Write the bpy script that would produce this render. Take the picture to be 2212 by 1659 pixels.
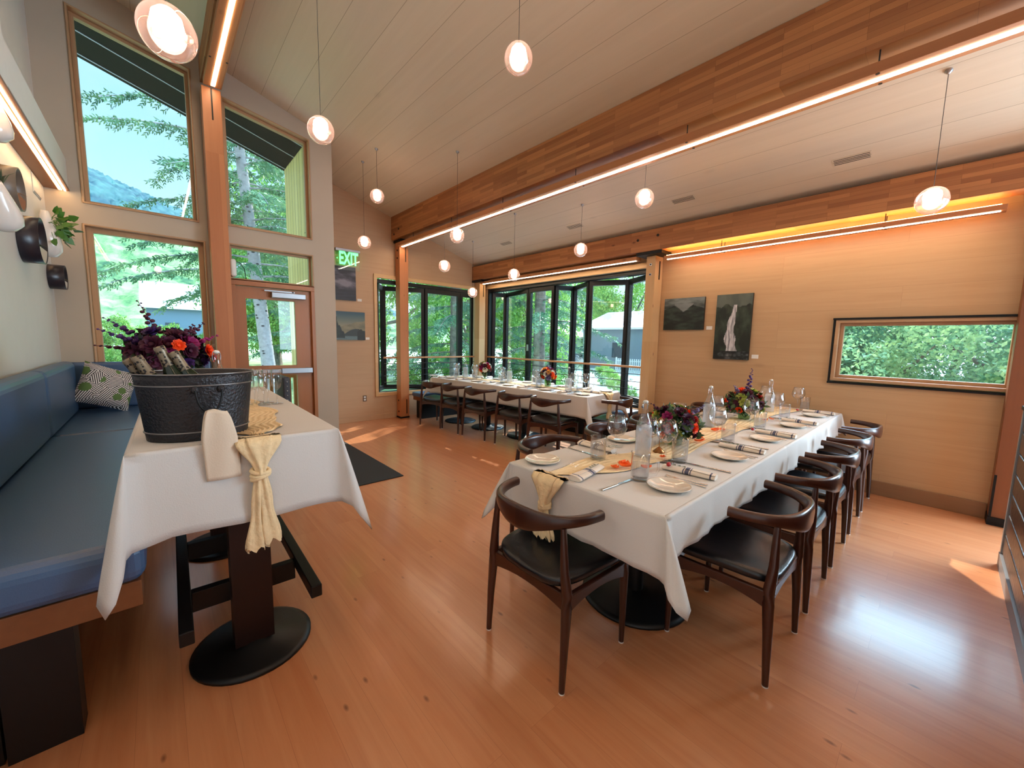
import bpy, bmesh, math, random
import numpy as np
from mathutils import Vector, Matrix, noise as mnoise
from mathutils.geometry import tessellate_polygon

for o in list(bpy.data.objects):
    bpy.data.objects.remove(o)
SC = bpy.context.scene
COL = SC.collection
PI = math.pi
random.seed(7)

def s2l(c):
    c = c / 255.0
    return c / 12.92 if c <= 0.04045 else ((c + 0.055) / 1.055) ** 2.4

def C(r, g, b):
    return (s2l(r), s2l(g), s2l(b), 1.0)

# ------------------------------------------------------------------ camera
cam_d = bpy.data.cameras.new('camera')
cam = bpy.data.objects.new('camera', cam_d)
COL.objects.link(cam)
SC.camera = cam
F_PX, YAW, PITCH, ROLL = 847.533, math.radians(42.164), math.radians(6.258), math.radians(-1.189)
fw = Vector((math.sin(YAW) * math.cos(PITCH), math.cos(YAW) * math.cos(PITCH), -math.sin(PITCH)))
rt = Vector((math.cos(YAW), -math.sin(YAW), 0.0))
dn = fw.cross(rt)
cr, sr = math.cos(ROLL), math.sin(ROLL)
r2 = rt * cr + dn * sr
d2 = dn * cr - rt * sr
m = Matrix((r2, -d2, -fw)).transposed().to_4x4()
m.translation = Vector((0, 0, 1.42))
cam.matrix_world = m
cam_d.sensor_fit = 'HORIZONTAL'
cam_d.sensor_width = 36.0
cam_d.lens = 36.0 * F_PX / 2212.0
cam_d.clip_start = 0.05
cam_d.clip_end = 1500

# ------------------------------------------------------------------ look and light
vs = SC.view_settings
vs.view_transform = 'Standard'
vs.look = 'None'
vs.gamma = 1.0
vs.exposure = 0.75
vs.use_curve_mapping = False
cy = SC.cycles
cy.use_denoising = True
cy.use_adaptive_sampling = True
cy.adaptive_threshold = 0.04
cy.max_bounces = 8
cy.diffuse_bounces = 4
cy.glossy_bounces = 3
cy.transmission_bounces = 6
cy.transparent_max_bounces = 14
cy.caustics_reflective = False
cy.caustics_refractive = False
cy.sample_clamp_indirect = 4.0

world = bpy.data.worlds.new('sky')
SC.world = world
world.use_nodes = True
wn, wl = world.node_tree.nodes, world.node_tree.links
wn.clear()
w_out = wn.new('ShaderNodeOutputWorld')
w_bg = wn.new('ShaderNodeBackground')
w_tc = wn.new('ShaderNodeTexCoord')
w_sep = wn.new('ShaderNodeSeparateXYZ')
wl.new(w_tc.outputs['Generated'], w_sep.inputs[0])
w_r = wn.new('ShaderNodeValToRGB')
w_r.color_ramp.elements[0].position = 0.0
w_r.color_ramp.elements[0].color = (0.70, 0.92, 1.0, 1)
w_r.color_ramp.elements[1].position = 0.75
w_r.color_ramp.elements[1].color = (0.26, 0.60, 1.0, 1)
e = w_r.color_ramp.elements.new(0.32)
e.color = (0.42, 0.78, 1.0, 1)
wl.new(w_sep.outputs['Z'], w_r.inputs[0])
w_n = wn.new('ShaderNodeTexNoise')
w_n.inputs['Scale'].default_value = 2.4
w_n.inputs['Detail'].default_value = 5
wl.new(w_tc.outputs['Generated'], w_n.inputs['Vector'])
w_cr = wn.new('ShaderNodeValToRGB')
w_cr.color_ramp.elements[0].position = 0.47
w_cr.color_ramp.elements[1].position = 0.66
wl.new(w_n.outputs['Fac'], w_cr.inputs[0])
w_mx = wn.new('ShaderNodeMixRGB')
w_mx.inputs[2].default_value = (0.66, 0.86, 1.0, 1)
wl.new(w_cr.outputs[0], w_mx.inputs[0])
wl.new(w_r.outputs[0], w_mx.inputs[1])
# southern half of the sky made brighter behind the camera, an added fill
w_mr = wn.new('ShaderNodeMapRange')
w_mr.inputs['From Min'].default_value = 0.25
w_mr.inputs['From Max'].default_value = -0.5
w_mr.inputs['To Min'].default_value = .85
w_mr.inputs['To Max'].default_value = 2.6
wl.new(w_sep.outputs['Y'], w_mr.inputs[0])
wl.new(w_mx.outputs[0], w_bg.inputs['Color'])
# added bright patch high in the eastern sky, out of view, for floor glare
w_e = wn.new('ShaderNodeVectorMath'); w_e.operation = 'DOT_PRODUCT'; w_e.inputs[1].default_value = (0.84, -0.10, 0.53)
w_nm = wn.new('ShaderNodeVectorMath'); w_nm.operation = 'NORMALIZE'
wl.new(w_tc.outputs['Generated'], w_nm.inputs[0]); wl.new(w_nm.outputs[0], w_e.inputs[0])
w_er = wn.new('ShaderNodeMapRange'); w_er.interpolation_type = 'SMOOTHSTEP'
w_er.inputs['From Min'].default_value = 0.72; w_er.inputs['From Max'].default_value = 0.97; w_er.inputs['To Max'].default_value = 10.0
wl.new(w_e.outputs['Value'], w_er.inputs[0])
w_el = wn.new('ShaderNodeMapRange'); w_el.interpolation_type = 'SMOOTHSTEP'
w_el.inputs['From Min'].default_value = 0.22; w_el.inputs['From Max'].default_value = 0.42
wl.new(w_sep.outputs['Z'], w_el.inputs[0])
w_m1 = wn.new('ShaderNodeMath'); w_m1.operation = 'MULTIPLY'; wl.new(w_er.outputs[0], w_m1.inputs[0]); wl.new(w_el.outputs[0], w_m1.inputs[1])
w_m2 = wn.new('ShaderNodeMath'); w_m2.operation = 'ADD'; wl.new(w_m1.outputs[0], w_m2.inputs[0]); wl.new(w_mr.outputs[0], w_m2.inputs[1])
wl.new(w_m2.outputs[0], w_bg.inputs['Strength'])
wl.new(w_bg.outputs[0], w_out.inputs[0])

sun_d = bpy.data.lights.new('sun', 'SUN')
sun_d.energy = 5.2
sun_d.color = (1.0, 0.93, 0.80)
sun_d.angle = math.radians(0.6)
sun = bpy.data.objects.new('sun', sun_d)
COL.objects.link(sun)
_d = Vector((-0.855, -0.519, -0.80)).normalized()
sun.rotation_euler = _d.to_track_quat('-Z', 'Y').to_euler()
sun.location = (20, 12, 20)

# area lamps added outside unseen windows behind and right of the camera as fill
for nm, loc, rot_, sx_, sy_, pw in (('fill_lamp_east', (5.42, -2.03, 1.5), (0, math.radians(90), 0), 2.1, 2.5, 230.0),
                                   ('fill_lamp_south', (4.0, -3.86, 1.4), (math.radians(90), 0, 0), 1.9, 2.3, 35.0)):
    ad = bpy.data.lights.new(nm, 'AREA'); ad.shape = 'RECTANGLE'; ad.size = sx_; ad.size_y = sy_
    ad.energy = pw; ad.color = (0.62, 0.82, 1.0)
    ao = bpy.data.objects.new(nm, ad); COL.objects.link(ao); ao.location = loc; ao.rotation_euler = rot_

# lamp strengths
K_STRIP, K_COVE, K_PEND = 19.0, 24.0, 14.0

# ------------------------------------------------------------------ materials
MATS = {}
def _new(name):
    m = bpy.data.materials.new(name)
    m.use_nodes = True
    nt = m.node_tree
    return m, nt.nodes, nt.links, nt.nodes['Principled BSDF']

def mat(name, col, rough=0.5, metal=0.0, spec=0.5, coat=0.0, var=0.0, vscale=8.0, bump=0.0, bscale=60.0, trans=0.0, sss=0.0):
    if name in MATS: return MATS[name]
    m, n, l, p = _new(name)
    p.inputs['Base Color'].default_value = col
    p.inputs['Roughness'].default_value = rough
    p.inputs['Metallic'].default_value = metal
    p.inputs['Specular IOR Level'].default_value = spec
    p.inputs['Coat Weight'].default_value = coat
    if var > 0 or bump > 0:
        tc = n.new('ShaderNodeTexCoord')
    if var > 0:
        nz = n.new('ShaderNodeTexNoise'); nz.inputs['Scale'].default_value = vscale
        nz.inputs['Detail'].default_value = 4
        l.new(tc.outputs['Object'], nz.inputs['Vector'])
        hs = n.new('ShaderNodeHueSaturation'); hs.inputs['Color'].default_value = col
        mr = n.new('ShaderNodeMapRange'); mr.inputs['From Min'].default_value = 0.25; mr.inputs['From Max'].default_value = 0.75
        mr.inputs['To Min'].default_value = 1 - var; mr.inputs['To Max'].default_value = 1 + var
        l.new(nz.outputs['Fac'], mr.inputs[0]); l.new(mr.outputs[0], hs.inputs['Value'])
        l.new(hs.outputs[0], p.inputs['Base Color'])
    if bump > 0:
        nb = n.new('ShaderNodeTexNoise'); nb.inputs['Scale'].default_value = bscale; nb.inputs['Detail'].default_value = 3
        l.new(tc.outputs['Object'], nb.inputs['Vector'])
        bp = n.new('ShaderNodeBump'); bp.inputs['Strength'].default_value = bump; bp.inputs['Distance'].default_value = 0.01
        l.new(nb.outputs['Fac'], bp.inputs['Height']); l.new(bp.outputs[0], p.inputs['Normal'])
    MATS[name] = m
    return m

def emis(name, col, k):
    m, n, l, p = _new(name)
    p.inputs['Base Color'].default_value = (0.8, 0.8, 0.8, 1)
    p.inputs['Emission Color'].default_value = col
    p.inputs['Emission Strength'].default_value = k
    MATS[name] = m
    return m

def thin_glass(name, tint=(1, 1, 1, 1), refl=1.0, edge=0.0, rough=0.0):
    """clear thin pane or blown glass: straight transmission plus a fresnel reflection"""
    m, n, l, p = _new(name)
    n.remove(p)
    out = n['Material Output']
    tr = n.new('ShaderNodeBsdfTransparent'); tr.inputs[0].default_value = tint
    gl = n.new('ShaderNodeBsdfGlossy'); gl.inputs['Roughness'].default_value = rough
    lf = n.new('ShaderNodeLayerWeight'); lf.inputs[0].default_value = 0.5
    pf_ = n.new('ShaderNodeMath'); pf_.operation = 'POWER'; pf_.inputs[1].default_value = 4.0
    l.new(lf.outputs['Facing'], pf_.inputs[0])
    mu = n.new('ShaderNodeMath'); mu.operation = 'MULTIPLY_ADD'; mu.inputs[1].default_value = 0.75 * refl; mu.inputs[2].default_value = 0.045 * refl
    mu.use_clamp = True
    l.new(pf_.outputs[0], mu.inputs[0])
    mx = n.new('ShaderNodeMixShader')
    l.new(mu.outputs[0], mx.inputs[0]); l.new(tr.outputs[0], mx.inputs[1]); l.new(gl.outputs[0], mx.inputs[2])
    l.new(mx.outputs[0], out.inputs[0])
    if edge > 0:
        lw = n.new('ShaderNodeLayerWeight'); lw.inputs[0].default_value = 0.35
        pw = n.new('ShaderNodeMath'); pw.operation = 'POWER'; pw.inputs[1].default_value = 2.0
        l.new(lw.outputs['Facing'], pw.inputs[0])
        mc = n.new('ShaderNodeMixRGB'); mc.inputs[1].default_value = tint
        mc.inputs[2].default_value = (tint[0] * (1 - edge), tint[1] * (1 - edge), tint[2] * (1 - edge), 1)
        l.new(pw.outputs[0], mc.inputs[0]); l.new(mc.outputs[0], tr.inputs[0])
    MATS[name] = m
    return m

def wood(name, c1, c2, u='Y', v='X', plank=0.13, plen=1.8, rough=0.4, gap=0.0012, knots=0.5, grain=0.35, spec=0.5, gapcol=None, coat=0.0, gscale=1.0, kscale=1.0, bump=0.05, tone=0.55):
    if name in MATS: return MATS[name]
    m, n, l, p = _new(name)
    p.inputs['Roughness'].default_value = rough
    p.inputs['Specular IOR Level'].default_value = spec
    p.inputs['Coat Weight'].default_value = coat
    p.inputs['Coat Roughness'].default_value = 0.16
    tc = n.new('ShaderNodeTexCoord'); sp = n.new('ShaderNodeSeparateXYZ')
    l.new(tc.outputs['Object'], sp.inputs[0])
    w = [a for a in 'XYZ' if a not in (u, v)][0]
    cb = n.new('ShaderNodeCombineXYZ')
    ush = n.new('ShaderNodeMath'); ush.operation = 'ADD'; ush.inputs[1].default_value = 11.7
    l.new(sp.outputs[u], ush.inputs[0]); l.new(ush.outputs[0], cb.inputs[0]); l.new(sp.outputs[v], cb.inputs[1]); l.new(sp.outputs[w], cb.inputs[2])
    br = n.new('ShaderNodeTexBrick')
    br.offset = 0.37; br.offset_frequency = 3; br.squash = 1.0
    br.inputs['Scale'].default_value = 1.0
    br.inputs['Brick Width'].default_value = plen
    br.inputs['Row Height'].default_value = plank
    br.inputs['Mortar Size'].default_value = gap
    br.inputs['Mortar Smooth'].default_value = 0.1
    br.inputs['Color1'].default_value = (0, 0, 0, 1); br.inputs['Color2'].default_value = (1, 1, 1, 1)
    br.inputs['Mortar'].default_value = (0.5, 0.5, 0.5, 1)
    l.new(cb.outputs[0], br.inputs['Vector'])
    # shift the grain from board to board
    mp = n.new('ShaderNodeVectorMath'); mp.operation = 'MULTIPLY'
    mp.inputs[1].default_value = (1.3 * gscale, 22.0 * gscale, 22.0 * gscale)
    l.new(cb.outputs[0], mp.inputs[0])
    off = n.new('ShaderNodeVectorMath'); off.operation = 'ADD'
    sc = n.new('ShaderNodeVectorMath'); sc.operation = 'SCALE'; sc.inputs['Scale'].default_value = 37.0
    l.new(br.outputs['Color'], sc.inputs[0]); l.new(mp.outputs[0], off.inputs[0]); l.new(sc.outputs[0], off.inputs[1])
    nz = n.new('ShaderNodeTexNoise'); nz.inputs['Scale'].default_value = 1.0; nz.inputs['Detail'].default_value = 5
    nz.inputs['Roughness'].default_value = 0.6; nz.inputs['Distortion'].default_value = 0.6
    l.new(off.outputs[0], nz.inputs['Vector'])
    n2 = n.new('ShaderNodeTexNoise'); n2.inputs['Scale'].default_value = 0.9; n2.inputs['Detail'].default_value = 3
    l.new(cb.outputs[0], n2.inputs['Vector'])
    # board tone
    a = n.new('ShaderNodeMath'); a.operation = 'MULTIPLY'; a.inputs[1].default_value = tone
    sb = n.new('ShaderNodeSeparateColor'); l.new(br.outputs['Color'], sb.inputs[0])
    l.new(sb.outputs[0], a.inputs[0])
    b = n.new('ShaderNodeMath'); b.operation = 'MULTIPLY_ADD'; b.inputs[1].default_value = grain * 2; b.inputs[2].default_value = -grain + 0.22
    l.new(nz.outputs['Fac'], b.inputs[0])
    c = n.new('ShaderNodeMath'); c.operation = 'ADD'; c.use_clamp = True
    l.new(a.outputs[0], c.inputs[0]); l.new(b.outputs[0], c.inputs[1])
    mx = n.new('ShaderNodeMixRGB'); mx.inputs[1].default_value = c1; mx.inputs[2].default_value = c2
    l.new(c.outputs[0], mx.inputs[0])
    last = mx.outputs[0]
    if knots > 0:
        kv = n.new('ShaderNodeVectorMath'); kv.operation = 'MULTIPLY'
        kv.inputs[1].default_value = (2.2 * kscale, 5.0 * kscale, 5.0 * kscale)
        l.new(cb.outputs[0], kv.inputs[0])
        vo = n.new('ShaderNodeTexVoronoi'); vo.inputs['Scale'].default_value = 1.0; vo.inputs['Randomness'].default_value = 1.0
        l.new(kv.outputs[0], vo.inputs['Vector'])
        rp = n.new('ShaderNodeValToRGB')
        rp.color_ramp.elements[0].position = 0.035; rp.color_ramp.elements[0].color = (1, 1, 1, 1)
        rp.color_ramp.elements[1].position = 0.11; rp.color_ramp.elements[1].color = (0, 0, 0, 1)
        l.new(vo.outputs['Distance'], rp.inputs[0])
        km = n.new('ShaderNodeMath'); km.operation = 'MULTIPLY'; km.inputs[1].default_value = knots
        gate = n.new('ShaderNodeSeparateColor'); l.new(vo.outputs['Color'], gate.inputs[0])
        gt = n.new('ShaderNodeMath'); gt.operation = 'GREATER_THAN'; gt.inputs[1].default_value = 0.45
        l.new(gate.outputs[0], gt.inputs[0])
        kk = n.new('ShaderNodeMath'); kk.operation = 'MULTIPLY'
        l.new(rp.outputs[0], km.inputs[0]); l.new(km.outputs[0], kk.inputs[0]); l.new(gt.outputs[0], kk.inputs[1])
        dk = n.new('ShaderNodeMixRGB'); dk.inputs[2].default_value = (c1[0] * 0.28, c1[1] * 0.2, c1[2] * 0.16, 1)
        l.new(kk.outputs[0], dk.inputs[0]); l.new(last, dk.inputs[1]); last = dk.outputs[0]
    gc = gapcol or (c1[0] * 0.55, c1[1] * 0.5, c1[2] * 0.45, 1)
    gm = n.new('ShaderNodeMixRGB'); gm.inputs[2].default_value = gc
    l.new(br.outputs['Fac'], gm.inputs[0]); l.new(last, gm.inputs[1])
    l.new(gm.outputs[0], p.inputs['Base Color'])
    if bump > 0:
        bp = n.new('ShaderNodeBump'); bp.inputs['Strength'].default_value = bump; bp.inputs['Distance'].default_value = 0.004
        l.new(nz.outputs['Fac'], bp.inputs['Height']); l.new(bp.outputs[0], p.inputs['Normal'])
    MATS[name] = m
    return m

def foliage(name, c1, c2, scale=0.8, rough=0.6, tl=0.25):
    m, n, l, p = _new(name)
    out = n['Material Output']
    tc = n.new('ShaderNodeTexCoord')
    nz = n.new('ShaderNodeTexNoise'); nz.inputs['Scale'].default_value = scale; nz.inputs['Detail'].default_value = 6
    nz.inputs['Roughness'].default_value = 0.75
    l.new(tc.outputs['Object'], nz.inputs['Vector'])
    rp = n.new('ShaderNodeValToRGB')
    rp.color_ramp.elements[0].position = 0.38; rp.color_ramp.elements[0].color = c1
    rp.color_ramp.elements[1].position = 0.62; rp.color_ramp.elements[1].color = c2
    l.new(nz.outputs['Fac'], rp.inputs[0])
    l.new(rp.outputs[0], p.inputs['Base Color'])
    p.inputs['Roughness'].default_value = rough
    p.inputs['Specular IOR Level'].default_value = 0.3
    if tl > 0:
        t = n.new('ShaderNodeBsdfTranslucent'); l.new(rp.outputs[0], t.inputs[0])
        mx = n.new('ShaderNodeMixShader'); mx.inputs[0].default_value = tl
        l.new(p.outputs[0], mx.inputs[1]); l.new(t.outputs[0], mx.inputs[2]); l.new(mx.outputs[0], out.inputs[0])
    MATS[name] = m
    return m

M_FLOOR = wood('fir_floor', C(188, 116, 74), C(222, 160, 114), 'Y', 'X', 0.135, 2.1, rough=0.30, gap=0.0004, knots=0.75, grain=0.50, spec=0.5, coat=0.45, tone=0.20, kscale=2.1, gapcol=C(160, 98, 64))
M_WALLW = wood('pale_wood_wall', C(186, 148, 108), C(216, 180, 140), 'Y', 'Z', 0.20, 2.6, rough=0.5, gap=0.0004, knots=0.3, grain=0.30, kscale=0.55, tone=0.16)
M_WALLN = wood('pale_wood_wall_north', C(186, 148, 112), C(214, 180, 144), 'X', 'Z', 0.20, 2.6, rough=0.5, gap=0.0004, knots=0.2, grain=0.22, kscale=0.55, tone=0.14)
M_CEIL = wood('whitewashed_ceiling_boards', C(206, 188, 162), C(230, 214, 190), 'Y', 'X', 0.26, 30, rough=0.45, gap=0.0016, knots=0.15, grain=0.30, kscale=0.6, gscale=0.6, tone=0.16)
M_WHITE = mat('warm_white_plaster', C(188, 172, 152), 0.55, var=0.03, vscale=3)
M_WEST = mat('pale_painted_wall', C(214, 212, 206), 0.42, var=0.02)
M_BEAM = wood('glulam_beam', C(130, 74, 40), C(196, 132, 80), 'Y', 'Z', 0.036, 0.42, rough=0.5, gap=0.0005, knots=0.7, grain=0.30, kscale=1.3)
M_BEAMU = wood('glulam_under', C(150, 88, 50), C(196, 132, 82), 'Y', 'X', 0.08, 2.5, rough=0.5, gap=0.0006, knots=0.5, grain=0.30)
M_POST = wood('fir_post', C(170, 98, 56), C(206, 136, 86), 'Z', 'X', 0.3, 5, rough=0.45, gap=0.0, knots=0.8, grain=0.30, kscale=1.6)
M_POSTL = wood('pale_fir_post', C(186, 140, 92), C(216, 176, 128), 'Z', 'Y', 0.3, 5, rough=0.45, gap=0.0, knots=0.8, grain=0.30, kscale=1.6)
M_TRIM = wood('fir_trim', C(172, 130, 94), C(200, 160, 120), 'Z', 'X', 0.4, 5, rough=0.42, gap=0.0, knots=0.15, grain=0.25)
M_DOORW = wood('door_wood', C(164, 100, 56), C(190, 126, 78), 'Z', 'X', 0.5, 5, rough=0.4, gap=0.0, knots=0.0, grain=0.2)
M_FASCIA = wood('bench_fascia_wood', C(112, 64, 34), C(142, 86, 50), 'Y', 'Z', 0.5, 5, rough=0.4, gap=0.0, knots=0.0, grain=0.3)
M_RAIL = wood('handrail_wood', C(176, 120, 78), C(206, 152, 106), 'Y', 'Z', 0.5, 5, rough=0.4, gap=0.0, knots=0.0)
M_SIDING = wood('yellow_cedar_siding', C(206, 178, 104), C(232, 208, 140), 'Z', 'Y', 0.14, 4, rough=0.6, gap=0.006, knots=0.1, gapcol=C(90, 70, 40))
M_SOFFIT = wood('dark_soffit', C(14, 13, 14), C(20, 19, 20), 'X', 'Y', 0.40, 400, rough=0.6, gap=0.010, knots=0, gapcol=C(150, 150, 155), spec=0.0)
M_CHAR = wood('charred_slats', C(20, 18, 20), C(36, 34, 38), 'X', 'Z', 0.125, 8, rough=0.36, gap=0.005, knots=0, gapcol=C(4, 4, 5), bump=0.3, spec=0.6)
M_CHAIR = wood('dark_walnut', C(46, 21, 14), C(76, 38, 25), 'Z', 'X', 0.5, 5, rough=0.30, gap=0.0, knots=0.0, grain=0.3, spec=0.5, coat=0.25)
M_LEATH = mat('black_leather', C(24, 24, 28), 0.28, spec=0.55, bump=0.08, bscale=150)
M_VINYL = mat('sky_tinted_vinyl', C(58, 88, 124), 0.36, spec=0.8, bump=0.10, bscale=220)  # blue of reflected sky is put into the base colour of the vinyl
M_BLACK = mat('black_metal', C(18, 18, 20), 0.42, 0.2)
M_STEEL = mat('blackened_steel', C(14, 14, 15), 0.5, 0.4)
M_ALU = mat('aluminium', C(170, 172, 176), 0.35, 0.9)
M_SILV = mat('polished_cutlery', C(210, 206, 200), 0.16, 1.0)
M_CLOTH = mat('white_tablecloth', C(212, 207, 202), 0.85, spec=0.15, bump=0.15, bscale=260)
M_NAPK = mat('linen_napkin', C(228, 214, 196), 0.9, spec=0.1, bump=0.3, bscale=300)
M_PLATE = mat('glazed_plate', C(224, 212, 196), 0.12, spec=0.6, coat=0.5)
M_GAUZE = mat('cream_gauze', C(236, 208, 164), 0.85, spec=0.1, var=0.08, vscale=30, bump=0.5, bscale=60)
M_PAPER = mat('white_card', C(236, 234, 230), 0.8)
M_PLAST = mat('white_plastic', C(226, 226, 222), 0.35)
M_GLASS = thin_glass('window_glass', (0.97, 0.985, 0.98, 1), 1.0)
M_BLOWN = thin_glass('blown_glass', (0.99, 0.975, 0.975, 1), 2.6, edge=0.30)
_n, _l = M_BLOWN.node_tree.nodes, M_BLOWN.node_tree.links
_t = _n.new('ShaderNodeBsdfTranslucent'); _t.inputs[0].default_value = C(255, 226, 218)
_m = _n.new('ShaderNodeMixShader'); _m.inputs[0].default_value = 0.10
_o = _n['Material Output']; _src = _o.inputs[0].links[0].from_socket
_l.new(_src, _m.inputs[1]); _l.new(_t.outputs[0], _m.inputs[2]); _l.new(_m.outputs[0], _o.inputs[0])
M_GOBLET = thin_glass('table_glass', (0.99, 0.99, 0.995, 1), 1.6, edge=0.10)
M_STRIP = emis('led_strip_glow', (1.0, 0.78, 0.54, 1), K_STRIP)
M_STRIPW = emis('soft_led_strip_glow', (1.0, 0.80, 0.52, 1), K_STRIP * .55)
M_COVE = emis('amber_led_glow', (1.0, 0.50, 0.14, 1), K_COVE)
M_LAMP = emis('pendant_core_glow', (1.0, 0.66, 0.50, 1), K_PEND)
M_EXIT = emis('green_exit_glow', (0.0, 1.0, 0.16, 1), 1.6)
M_CANDLE = emis('small_led_glow', (1.0, 0.6, 0.25, 1), 8.0)
M_BRASS = mat('aged_brass', C(150, 98, 54), 0.32, 0.85)
M_TUB = mat('hammered_dark_zinc', C(58, 56, 58), 0.42, 0.7, bump=0.5, bscale=110)
M_TUBRIM = mat('bright_zinc_rim', C(140, 138, 138), 0.3, 0.8)

# ------------------------------------------------------------------ mesh helpers
class MB:
    """collects geometry, then links it as ONE mesh object"""
    def __init__(s): s.v = []; s.f = []; s.sm = []; s.mi = []; s.cur = 0
    def add(s, vs, fs, smooth=False):
        b = len(s.v); s.v.extend([tuple(q) for q in vs])
        for f in fs: s.f.append([b + i for i in f]); s.sm.append(smooth); s.mi.append(s.cur)
    def box(s, x0, x1, y0, y1, z0, z1, M=None):
        vs = [(x0, y0, z0), (x1, y0, z0), (x1, y1, z0), (x0, y1, z0), (x0, y0, z1), (x1, y0, z1), (x1, y1, z1), (x0, y1, z1)]
        if M is not None: vs = [M @ Vector(q) for q in vs]
        s.add(vs, [(0, 3, 2, 1), (4, 5, 6, 7), (0, 1, 5, 4), (1, 2, 6, 5), (2, 3, 7, 6), (3, 0, 4, 7)])
        return s
    def tube(s, pts, rad, n=8, cap=True, sx=1.0, sy=1.0, up=(0, 0, 1), closed=False):
        """round or oval section swept along points; rad may be a list; sx, sy stretch the section"""
        P = [Vector(q) for q in pts]; k = len(P)
        R = rad if hasattr(rad, '__len__') else [rad] * k
        SX = sx if hasattr(sx, '__len__') else [sx] * k
        SY = sy if hasattr(sy, '__len__') else [sy] * k
        vs = []; U = Vector(up)
        for i in range(k):
            if closed: t = P[(i + 1) % k] - P[(i - 1) % k]
            else: t = P[min(i + 1, k - 1)] - P[max(i - 1, 0)]
            t.normalize()
            a = U.cross(t)
            if a.length < 1e-3: a = Vector((1, 0, 0)).cross(t)
            if a.length < 1e-3: a = Vector((0, 1, 0)).cross(t)
            a.normalize(); b = t.cross(a)
            for j in range(n):
                th = 2 * PI * j / n
                vs.append(P[i] + a * (math.cos(th) * R[i] * SX[i]) + b * (math.sin(th) * R[i] * SY[i]))
        fs = []
        for i in range(k if closed else k - 1):
            for j in range(n):
                i2 = (i + 1) % k
                fs.append((i * n + j, i * n + (j + 1) % n, i2 * n + (j + 1) % n, i2 * n + j))
        s.add(vs, fs, True)
        if cap and not closed:
            s.add(vs[:n], [tuple(range(n))[::-1]]); s.add(vs[-n:], [tuple(range(n))])
        return s
    def lathe(s, prof, n=20, c=(0, 0, 0), M=None, sx=1.0, sy=1.0):
        vs = []
        for r, z in prof:
            for j in range(n):
                th = 2 * PI * j / n
                q = Vector((r * math.cos(th) * sx, r * math.sin(th) * sy, z))
                if M is not None: q = M @ q
                vs.append(q + Vector(c))
        fs = []
        for i in range(len(prof) - 1):
            for j in range(n):
                fs.append((i * n + j, i * n + (j + 1) % n, (i + 1) * n + (j + 1) % n, (i + 1) * n + j))
        s.add(vs, fs, True)
        return s
    def ball(s, c, r, n=10, m=7, sc=(1, 1, 1), M=None):
        prof = [(max(1e-4, r * math.sin(PI * i / m)), -r * math.cos(PI * i / m)) for i in range(m + 1)]
        vs = []
        for rr, z in prof:
            for j in range(n):
                th = 2 * PI * j / n
                q = Vector((rr * math.cos(th) * sc[0], rr * math.sin(th) * sc[1], z * sc[2]))
                if M is not None: q = M @ q
                vs.append(q + Vector(c))
        fs = [(i * n + j, i * n + (j + 1) % n, (i + 1) * n + (j + 1) % n, (i + 1) * n + j) for i in range(m) for j in range(n)]
        s.add(vs, fs, True)
        return s
    def grid(s, fn, nu, nv, smooth=True, closed_u=False):
        vs = [fn(i / (nu if closed_u else nu - 1), j / (nv - 1)) for j in range(nv) for i in range(nu)]
        fs = []
        for j in range(nv - 1):
            for i in range(nu if closed_u else nu - 1):
                i2 = (i + 1) % nu
                fs.append((j * nu + i, j * nu + i2, (j + 1) * nu + i2, (j + 1) * nu + i))
        s.add(vs, fs, smooth)
        return s
    def prism(s, poly, plane, a0, a1, holes=()):
        """polygon (2D) extruded between a0 and a1 along the axis normal to plane ('XZ' -> Y, 'YZ' -> X, 'XY' -> Z)"""
        def P3(q, a):
            if plane == 'XZ': return (q[0], a, q[1])
            if plane == 'YZ': return (a, q[0], q[1])
            return (q[0], q[1], a)
        loops = [list(poly)] + [list(h) for h in holes]
        flat = [q for lp in loops for q in lp]
        tris = tessellate_polygon([[Vector((q[0], q[1], 0)) for q in lp] for lp in loops])
        n = len(flat)
        vs = [P3(q, a0) for q in flat] + [P3(q, a1) for q in flat]
        fs = [tuple(t) for t in tris] + [tuple(i + n for i in t[::-1]) for t in tris]
        b = 0
        for lp in loops:
            k = len(lp)
            for i in range(k):
                fs.append((b + i, b + (i + 1) % k, n + b + (i + 1) % k, n + b + i))
            b += k
        s.add(vs, fs)
        return s
    def build(s, name, m, parent=None, bevel=0.0, loc=None, seg=2, solid=0.0, sub=0):
        me = bpy.data.meshes.new(name)
        me.from_pydata([tuple(q) for q in s.v], [], s.f)
        me.polygons.foreach_set('use_smooth', s.sm)
        for mm in (m if isinstance(m, (list, tuple)) else [m]): me.materials.append(mm)
        me.polygons.foreach_set('material_index', s.mi)
        bm = bmesh.new(); bm.from_mesh(me)
        if not s.nofix if hasattr(s, 'nofix') else True:
            bmesh.ops.recalc_face_normals(bm, faces=bm.faces)
        bm.to_mesh(me); bm.free()
        o = bpy.data.objects.new(name, me); COL.objects.link(o)
        if parent: o.parent = parent
        if loc: o.location = loc
        if bevel > 0:
            b = o.modifiers.new('bevel', 'BEVEL'); b.width = bevel; b.segments = seg; b.limit_method = 'ANGLE'; b.angle_limit = 0.7
        if solid: 
            q = o.modifiers.new('thick', 'SOLIDIFY'); q.thickness = solid; q.offset = 0
        if sub:
            q = o.modifiers.new('smooth', 'SUBSURF'); q.levels = sub; q.render_levels = sub
        return o

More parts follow.
